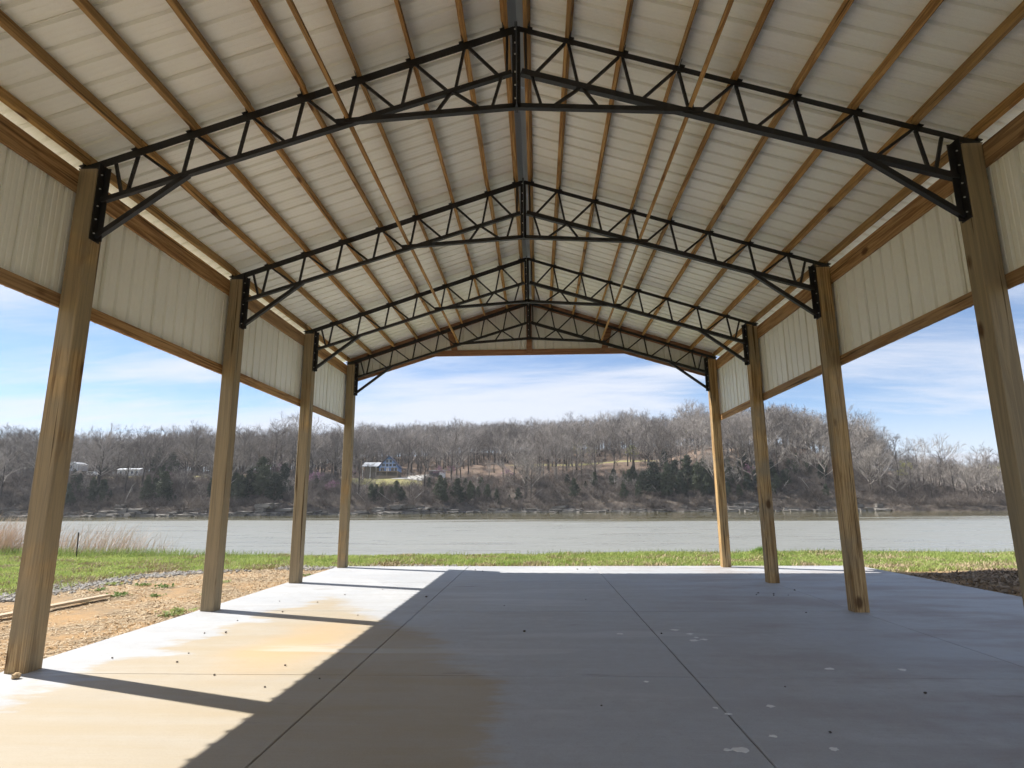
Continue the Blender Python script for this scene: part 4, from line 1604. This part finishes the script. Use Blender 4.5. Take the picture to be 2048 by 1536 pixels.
sx_, sy_ = -43.0, 256.0
sh = empty('storage_shed', (sx_, sy_, hz(sx_, sy_) - 0.3))
tag(sh, 'low dark shed with white end panel right of the blue house', 'shed')
boxpart('wall', (-3.0, 0, -0.6), (1.2, 3.5, 2.6), 'dark', sh)
boxpart('end_panel', (1.21, -0.1, -0.6), (3.6, 3.4, 2.5), 'white', sh)
mesh_obj('roof', [(-3.4, -0.6, 2.62), (4.0, -0.6, 2.62), (4.0, 4.0, 3.3), (-3.4, 4.0, 3.3), (-3.4, -0.6, 2.80), (4.0, -0.6, 2.80), (4.0, 4.0, 3.48), (-3.4, 4.0, 3.48)],
         [(3, 2, 1, 0), (4, 5, 6, 7), (0, 1, 5, 4), (1, 2, 6, 5), (2, 3, 7, 6), (3, 0, 4, 7)], 'dark', sh)

bx_, by_ = -183.5, 230.0
bn = empty('white_farmhouse', (bx_, by_, hz(bx_, by_) - 0.4))
tag(bn, 'pale house with white upper storey behind the nearest left post', 'house')
boxpart('wall', (-5.5, 0, -0.5), (4.6, 7, 2.9), 'foundation', bn)
prism('upper_wall', [(-3.5, 3.15), (1.8, 3.15), (1.8, 6.0), (-0.8, 7.0), (-3.5, 6.0)], 1.2, 6.8, 'offwhite', bn)
boxpart('porch_roof', (-6.2, -1.4, 2.92), (5.4, 7.2, 3.13), 'dark', bn)
for x in (-5.6, -2.4, 0.9, 4.6):
    boxpart('porch_post', (x - 0.1, -1.2, -0.5), (x + 0.1, -1.0, 2.91), 'white', bn)
window(bn, -1.6, -0.6, 4.2, 5.6, 1.2)
window(bn, 1.4, 2.4, 0.9, 2.2, 0.0)

tx, ty = -173.0, 228.5
tk = empty('white_van', (tx, ty, hz(tx, ty) + 0.05))
tag(tk, 'small white van parked beside the pale house on the left terrace', 'van')
prism('body', [(-2.3, 0.35), (2.3, 0.35), (2.35, 1.05), (1.3, 1.25), (0.75, 2.05), (-2.2, 2.1), (-2.35, 1.2)], -0.9, 0.9, 'white', tk)
boxpart('window', (-1.6, -0.915, 1.25), (0.5, -0.902, 1.85), 'glass', tk)
for x in (-1.45, 1.45):
    for y in (-0.93, 0.73):
        MB().tube([(x, y, 0.36), (x, y + 0.2, 0.36)], [0.36, 0.36], 12).build('wheel', 'tyre', tk)

mx_, my_ = -158.5, 228.0
mh = empty('mobile_home', (mx_, my_, hz(mx_, my_) - 0.2))
tag(mh, 'white mobile home half hidden by trunks on the left terrace', 'mobile home')
boxpart('wall', (-4.6, 0, 0), (4.2, 3.6, 2.9), 'offwhite', mh)
mesh_obj('roof', [(-4.8, -0.2, 2.92), (4.4, -0.2, 2.92), (4.4, 3.8, 2.92), (-4.8, 3.8, 2.92), (-4.8, 1.8, 3.5), (4.4, 1.8, 3.5)], [(0, 1, 5, 4), (2, 3, 4, 5), (0, 4, 3), (1, 2, 5), (3, 2, 1, 0)], 'pale_roof', mh)
for x in (-3.6, -1.4, 0.9, 2.8):
    window(mh, x, x + 0.8, 1.2, 2.3, 0.0)
boxpart('skirting', (-4.55, 0.03, -0.8), (4.15, 3.5, -0.001), 'dark', mh)

# ------------------------------------------------------------------ near bank: grass, gravel, straw
def blades(n, xs, ys, zs, hgt, wid, lean, rnd, wind=(0.25, 0.0)):
    a = rnd.uniform(0, 6.283, n)
    dx, dy = np.cos(a) * wid, np.sin(a) * wid
    lx = rnd.normal(size=n) * lean * hgt + wind[0] * hgt
    ly = rnd.normal(size=n) * lean * hgt + wind[1] * hgt
    b0 = np.stack([xs - dx, ys - dy, zs], 1)
    b1 = np.stack([xs + dx, ys + dy, zs], 1)
    m0 = np.stack([xs - dx * 0.7 + lx * 0.35, ys - dy * 0.7 + ly * 0.35, zs + hgt * 0.55], 1)
    m1 = np.stack([xs + dx * 0.7 + lx * 0.35, ys + dy * 0.7 + ly * 0.35, zs + hgt * 0.55], 1)
    tp = np.stack([xs + lx, ys + ly, zs + hgt], 1)
    V_ = np.stack([b0, b1, m1, m0, tp], 1).reshape(-1, 3)
    k = np.arange(n)[:, None] * 5
    T_ = np.concatenate([k + np.array([[0, 1, 2]]), k + np.array([[0, 2, 3]]), k + np.array([[3, 2, 4]])], 0)
    return V_, T_


def in_slab(x, y, m=0.05):
    return (x > -4.75 - m) & (x < 7.77 + m) & (y < 15.1 + m)


rn = np.random.default_rng(5)
n = 330000
x = rn.uniform(-25, 16, n)
y = rn.uniform(9, 20.6, n)
dm = dirt_mask(x, y) + (vnoise(x * 2.1, y * 2.1, 4) - 0.5) * 0.9
e = bank_edge(x)
keep = (~in_slab(x, y)) & (dm < 0.42) & (y < e + 1.4) & (x / np.maximum(y, 1) > -1.25) & (x / np.maximum(y, 1) < 1.0) & (vnoise(x * 1.3, y * 1.3, 14) + 0.5 * rn.random(n) > 0.42)
x, y = x[keep], y[keep]
n = len(x)
hgt = rn.uniform(0.03, 0.095, n) * (0.7 + 0.8 * vnoise(x * 0.9, y * 0.9, 6))
V_, F_ = blades(n, x, y, ground_z(x, y) - 0.01, hgt, rn.uniform(0.006, 0.014, n), 0.55, rn, (0.1, 0))
dry = ((vnoise(x * 1.6, y * 1.6, 18) * 0.8 + rn.random(n) * 0.45 + 0.5 * np.clip(dirt_mask(x, y) * 2, 0, 1)) > 0.80).astype(np.int32)
tag(link(bpy.data.objects.new('bank_grass', fast_mesh('bank_grass', V_, F_, ['grass', 'straw'], np.tile(dry, 3)))), 'short bright green grass on the river bank', kind='stuff')

n = 15000
x = rn.uniform(-25, 16, n)
e = bank_edge(x)
y = e + rn.normal(size=n) * 0.45 - 0.1
pn = vnoise(x * 0.8, y * 0.5, 41)
left = sstep(-x, 7, 12)
keep = (pn + 0.35 * left > 0.42) & (rn.random(n) < 0.35 + 0.65 * left)
x, y, left = x[keep], y[keep], left[keep]
n = len(x)
hgt = rn.uniform(0.10, 0.26, n) * (0.8 + 0.5 * left)
V_, F_ = blades(n, x, y, ground_z(x, y) - 0.01, hgt, rn.uniform(0.004, 0.008, n), 0.25, rn, (0.15, 0))
tag(link(bpy.data.objects.new('long_grass', fast_mesh('long_grass', V_, F_, ['tallgrass']))), 'longer darker grass along the edge of the bank', kind='stuff')

# dry sedge on the far left
xs, ys, hs_ = [], [], []
for cx_, cy2, cnt, sp, hh in ((-20.5, 20.6, 800, 1.5, 1.35), (-18.2, 20.4, 700, 0.8, 1.45), (-16.2, 20.2, 240, 0.6, 1.15), (-14.8, 20.0, 200, 0.45, 1.30), (-13.7, 19.9, 190, 0.5, 1.20), (-12.6, 20.0, 110, 0.5, 0.95), (-23.5, 21.0, 700, 1.6, 1.4)):
    xs.append(cx_ + rn.normal(size=cnt) * sp)
    ys.append(cy2 + rn.normal(size=cnt) * 0.4)
    hs_.append(hh * rn.uniform(0.45, 1.05, cnt))
xs, ys, hs_ = np.concatenate(xs), np.concatenate(ys), np.concatenate(hs_)
V_, F_ = blades(len(xs), xs, ys, ground_z(xs, ys) - 0.02, hs_, rn.uniform(0.004, 0.008, len(xs)), 0.22, rn, (0.38, 0))
tag(link(bpy.data.objects.new('dry_sedge', fast_mesh('dry_sedge', V_, F_, ['sedge']))), 'tall dry pinkish sedge stalks at the left of the bank', kind='stuff')


def flakes(n, xs, ys, zs, ln, wd, rnd, tilt=0.25):
    a = rnd.uniform(0, 6.283, n)
    ux, uy = np.cos(a), np.sin(a)
    uz = rnd.normal(size=n) * tilt
    vz = rnd.normal(size=n) * tilt
    U = np.stack([ux, uy, uz], 1) * ln[:, None]
    Vv = np.stack([-uy, ux, vz], 1) * wd[:, None]
    C_ = np.stack([xs, ys, zs], 1)
    return np.stack([C_ - U - Vv, C_ + U - Vv * 0.6, C_ + U * 0.9 + Vv, C_ - U + Vv], 1).reshape(-1, 3), np.arange(4 * n).reshape(n, 4)


n = 46000
x = rn.uniform(-9.3, -4.76, n)
y = rn.uniform(3.5, 15.6, n)
w = vnoise(x * 1.1, y * 1.1, 52) + 0.35 * sstep(x, -6.6, -4.9) + 0.35 * sstep(y, 10.5, 13.5)
keep = (dirt_mask(x, y) > 0.25) & (w + 0.4 * rn.random(n) > 0.68) & ~in_slab(x, y, 0.005)
x, y = x[keep], y[keep]
n = len(x)
V_, F_ = flakes(n, x, y, ground_z(x, y) + 0.006 + rn.uniform(0, 0.012, n), rn.uniform(0.008, 0.045, n), rn.uniform(0.0025, 0.007, n), rn)
tag(link(bpy.data.objects.new('straw_litter', fast_mesh('straw_litter', V_, F_, ['straw']))), 'pale straw and wood chips strewn on the dirt left of the slab', kind='stuff')

n = 16000
x = rn.normal(9.3, 1.3, n)
y = rn.normal(11.6, 1.6, n)
keep = (x > 7.80) & (dirt_mask(x, y) > 0.2) & (y < 13.7 - 0.42 * (x - 7.8))
x, y = x[keep], y[keep]
n = len(x)
V_, F_ = flakes(n, x, y, ground_z(x, y) + 0.01 + rn.uniform(0, 0.02, n), rn.uniform(0.015, 0.07, n), rn.uniform(0.003, 0.012, n), rn, 0.4)
tag(link(bpy.data.objects.new('mulch_heap', fast_mesh('mulch_heap', V_, F_, ['mulch']))), 'dark mulch and dead grass on the soil heap right of the slab', kind='stuff')

# gravel drain
ico_v = []
bm = bmesh.new()
bmesh.ops.create_icosphere(bm, subdivisions=1, radius=1)
ico_v = np.array([tuple(v.co) for v in bm.verts])
ico_f = np.array([[v.index for v in f.verts] for f in bm.faces])
bm.free()
line = [(-10.0, 6.0), (-9.35, 8.0), (-9.0, 10.0), (-8.95, 11.8), (-8.75, 13.2), (-8.1, 14.1), (-7.0, 14.75), (-5.5, 15.15), (-4.5, 15.38), (-2.6, 15.36), (-1.2, 15.28)]
lp = np.array(line)
ns = 6500
seg = np.cumsum(np.r_[0, np.linalg.norm(np.diff(lp, axis=0), axis=1)])
sd = rn.uniform(0, seg[-1], ns)
px_ = np.interp(sd, seg, lp[:, 0]) + rn.normal(size=ns) * 0.33
py_ = np.interp(sd, seg, lp[:, 1]) + rn.normal(size=ns) * 0.20
ex = rn.uniform(-1.4, 5.0, 500)
px_ = np.r_[px_, ex]
py_ = np.r_[py_, 15.18 + np.abs(rn.normal(size=500)) * 0.05]
keep = ~in_slab(px_, py_, 0.03) & (vnoise(px_ * 1.7, py_ * 1.7, 63) + 0.5 * rn.random(len(px_)) > 0.70)
px_, py_ = px_[keep], py_[keep]
ns = len(px_)
sz = rn.uniform(0.014, 0.042, (ns, 1, 1)) * np.stack([rn.uniform(0.8, 1.4, ns), rn.uniform(0.7, 1.2, ns), rn.uniform(0.5, 0.9, ns)], 1)[:, None, :]
V_ = ico_v[None] * sz * (1 + 0.22 * rn.normal(size=(ns, len(ico_v), 1)))
a = rn.uniform(0, 6.28, ns)[:, None]
vx = V_[..., 0] * np.cos(a) - V_[..., 1] * np.sin(a)
vy = V_[..., 0] * np.sin(a) + V_[..., 1] * np.cos(a)
V_ = np.stack([vx + px_[:, None], vy + py_[:, None], V_[..., 2] + ground_z(px_, py_)[:, None] + 0.012], -1).reshape(-1, 3)
F_ = (ico_f[None] + (np.arange(ns) * len(ico_v))[:, None, None]).reshape(-1, 3)
tag(link(bpy.data.objects.new('gravel', fast_mesh('gravel', V_, F_, ['gravel']))), 'grey gravel strip curving between dirt and grass', kind='stuff')


# weeds on the dirt, each a small rosette
def weed_mesh(seed, n=46, r=0.16, hh=0.13):
    q = np.random.default_rng(seed)
    a = q.uniform(0, 6.283, n)
    el = q.uniform(0.25, 1.3, n)
    L = r * q.uniform(0.5, 1.15, n)
    d = np.stack([np.cos(a) * np.cos(el), np.sin(a) * np.cos(el), np.sin(el)], 1)
    s_ = np.stack([-np.sin(a), np.cos(a), np.zeros(n)], 1) * (L * 0.13)[:, None]
    c0 = np.stack([q.normal(size=n), q.normal(size=n), np.zeros(n)], 1) * r * 0.45
    p1 = c0 + d * (L * 0.55)[:, None]
    p2 = c0 + d * L[:, None] - np.array([0, 0, 1]) * (L * 0.15)[:, None]
    V_ = np.stack([c0, p1 + s_, p2, p1 - s_], 1).reshape(-1, 3)
    return fast_mesh('weed', V_, np.arange(4 * n).reshape(n, 4), ['weed'])


wm = [weed_mesh(i) for i in range(4)]
WD = [(-5.57, 10.72, 1.1, 'weed tuft on the dirt close behind the second left post'), (-5.12, 9.00, 1.5, 'largest green weed tuft at the slab edge beside the second left post'), (-5.05, 8.72, 1.0, 'low weed tuft nearest the camera at the left slab edge'),
      (-6.98, 11.68, 1.3, 'bright weed clump on the dirt between the first two left posts'), (-7.10, 10.55, 1.2, 'weed tuft just past the end of the board'), (-7.55, 11.95, 1.2, 'weed clump near the gravel left of the bright clump'),
      (-8.30, 12.10, 1.3, 'weed clump at the gravel edge close behind the first left post'), (-7.9, 11.2, 1.1, 'yellowish weed low behind the board'), (-6.2, 12.4, 0.9, 'small weed far back on the dirt near the gravel'), (-6.45, 10.6, 0.9, 'flat brown green weed right of the board end'), (-4.95, 13.6, 0.9, 'small weed by the slab between the second and third left posts'), (-7.25, 9.95, 0.7, 'tiny weed sprouting under the board')]
for i, (x, y, s_, lb) in enumerate(WD):
    o = link(bpy.data.objects.new('weed', wm[i % 4]))
    o.location = (x, y, float(ground_z(x, y)) + 0.005)
    o.scale = (s_ * 0.85, s_ * 0.85, s_ * 0.42)
    o.rotation_euler = (0, 0, i * 1.3)
    tag(o, lb, 'weed', 'weeds on the dirt')

# tuft of taller grass on the little hump near the far right post
q = np.random.default_rng(3)
n = 420
x = 6.72 + q.normal(size=n) * 0.16
y = 18.35 + q.normal(size=n) * 0.14
V_, F_ = blades(n, x - 6.72, y - 18.35, ground_z(x, y) - float(ground_z(6.72, 18.35)) - 0.01, q.uniform(0.07, 0.20, n), q.uniform(0.004, 0.009, n), 0.35, q)
o = link(bpy.data.objects.new('grass_tuft', fast_mesh('grass_tuft', V_, F_, ['grass'])))
o.location = (6.72, 18.35, float(ground_z(6.72, 18.35)))
tag(o, 'taller green grass tuft on a small hump by the farthest right post', 'grass tuft')

# board lying on the dirt
pl = MB()
pl.sweep((0, 0, 0), (0, 3.7, 0), (1, 0, 0), (0, 0, 1), [(-0.07, 0.002), (-0.068, 0), (0.068, 0), (0.07, 0.002), (0.07, 0.036), (0.068, 0.038), (-0.068, 0.038), (-0.07, 0.036)])
o = pl.build('wooden_board', 'plank')
o.location = (-7.46, 6.58, float(ground_z(-7.3, 8.4)) + 0.03)
o.rotation_euler = (0.004, 0, -0.098)
tag(o, 'weathered timber board lying on the dirt behind the first left post', 'board')

# steel fence stake
z0 = float(ground_z(-14.1, 18.57))
m = MB()
m.box((-0.018, -0.003, -0.1), (0.018, 0.003, 0.76))
m.box((-0.003, 0.003, -0.1), (0.003, 0.03, 0.76))
st = empty('fence_stake', (-14.1, 18.57, z0))
tag(st, 'single thin dark steel stake standing in the grass at left', 'stake')
m.build('shaft', 'rust', st)
for k in range(7):
    boxpart('stud', (-0.005, -0.010, 0.12 + 0.09 * k), (0.005, -0.003, 0.145 + 0.09 * k), 'rust', st)
st.rotation_euler = (0, -0.03, 0.3)


# ------------------------------------------------------------------ small things on the slab
def stone_mesh(seed, mat, sub=2):
    r = random.Random(seed)
    bm = bmesh.new()
    bmesh.ops.create_icosphere(bm, subdivisions=sub, radius=1)
    for v in bm.verts:
        v.co *= r.uniform(0.78, 1.15)
        v.co.z *= 0.75
    me_ = bpy.data.meshes.new('stone')
    bm.to_mesh(me_)
    bm.free()
    me_.materials.append(M[mat])
    return me_


o = link(bpy.data.objects.new('stone', stone_mesh(1, 'stone')))
o.location = (-4.42, 5.45, 0.024)
o.scale = (0.040, 0.033, 0.036)
tag(o, 'tan lump of stone on the slab at the foot of the nearest left post', 'stone')
PEB = [(-0.01, 7.47, 1.3), (-1.66, 10.11, 1.6), (-3.54, 7.36, 1.3), (-3.78, 7.33, 0.8), (-3.41, 6.37, 0.6), (-4.06, 6.16, 0.9), (-2.22, 5.92, 0.9), (-3.32, 6.02, 0.9), (-2.72, 5.59, 0.9), (3.8, 10.57, 1.3), (4.01, 10.46, 1.2), (3.71, 10.4, 1.1), (4.54, 10.92, 1.2), (3.95, 10.3, 0.9), (4.2, 10.35, 0.9), (3.8, 8.76, 0.9), (3.18, 5.2, 1.0), (2.16, 5.35, 0.7), (1.57, 7.38, 1.0), (-2.11, 5.25, 0.8), (-1.09, 13.92, 1.2), (-1.29, 14.23, 1.2), (1.05, 14.31, 1.3), (1.35, 14.42, 1.2), (-1.74, 5.5, 0.7), (-3.77, 8.1, 0.8), (-3.26, 9.6, 0.8), (-3.08, 10.38, 0.9), (-3.45, 8.75, 0.9), (-2.3, 8.5, 0.8), (-3.9, 9.7, 0.7), (-2.6, 11.0, 0.8), (0.62, 4.85, 0.6), (2.05, 4.35, 0.9), (-0.35, 9.3, 0.7), (0.9, 9.9, 0.7)]
pm = [stone_mesh(20 + i, 'pebble', 1) for i in range(4)]
for i, (x, y, s_) in enumerate(PEB):
    o = link(bpy.data.objects.new('pebble', pm[i % 4]))
    o.location = (x, y, 0.009 * s_)
    o.scale = (0.016 * s_, 0.012 * s_, 0.011 * s_)
    o.rotation_euler = (0, 0, i)
    if x < -1.9:
        lb, gp = 'tiny dark pebble on the left strip of the slab', 'pebbles on the left strip'
    elif y > 13:
        lb, gp = 'dark pebble near the far edge of the slab', 'pebbles at the far edge'
    elif x > 3.5 and y > 10:
        lb, gp = 'dark clod in the cluster beside the third right post', 'clods by the third right post'
    else:
        lb, gp = 'dark pebble on the middle or right of the slab', 'pebbles on the open slab'
    tag(o, lb, 'pebble', gp)

# dried plaster drips: thin crusts stuck to the slab
SPOT = [(1.77, 7.61, 0.06), (1.9, 7.39, 0.05), (1.86, 7.05, 0.07), (1.98, 7.1, 0.05), (1.92, 7.2, 0.04), (1.38, 4.06, 0.06), (1.30, 4.06, 0.03), (1.86, 4.88, 0.045), (1.45, 4.83, 0.03), (1.66, 4.29, 0.035), (2.78, 5.92, 0.05), (3.41, 5.9, 0.05), (1.06, 5.48, 0.03), (1.09, 7.38, 0.05), (1.95, 4.09, 0.04), (1.5, 4.7, 0.03)]
for i, (x, y, s_) in enumerate(SPOT):
    r = random.Random(i)
    nn = 11
    ring = [(x + s_ * r.uniform(0.45, 1.1) * math.cos(6.283 * k / nn), y + s_ * 0.8 * r.uniform(0.45, 1.1) * math.sin(6.283 * k / nn)) for k in range(nn)]
    vs_ = [(a_, b_, 0.0005) for a_, b_ in ring] + [(x + (a_ - x) * 0.9, y + (b_ - y) * 0.9, 0.0035) for a_, b_ in ring]
    mesh_obj('plaster_drip', vs_, [tuple(range(nn, 2 * nn))] + [(k, (k + 1) % nn, nn + (k + 1) % nn, nn + k) for k in range(nn)], 'spot', slab)

# ------------------------------------------------------------------ air over the river
hm = bpy.data.materials.new('thin_haze')
hm.use_nodes = True
hm.node_tree.nodes.clear()
ht = NT(hm.node_tree)
pv = ht.n('ShaderNodeVolumePrincipled')
pv.inputs['Color'].default_value = (0.86, 0.92, 1.0, 1)
pv.inputs['Density'].default_value = 0.00017
pv.inputs['Anisotropy'].default_value = 0.2
ht.n('ShaderNodeOutputMaterial', i_Volume=pv.outputs[0])
haze = MB().box((-1010, -620, -9.0), (1010, 960, 92.0)).build('haze', hm)
tag(haze, 'thin pale air haze over the river and hills', kind='stuff')
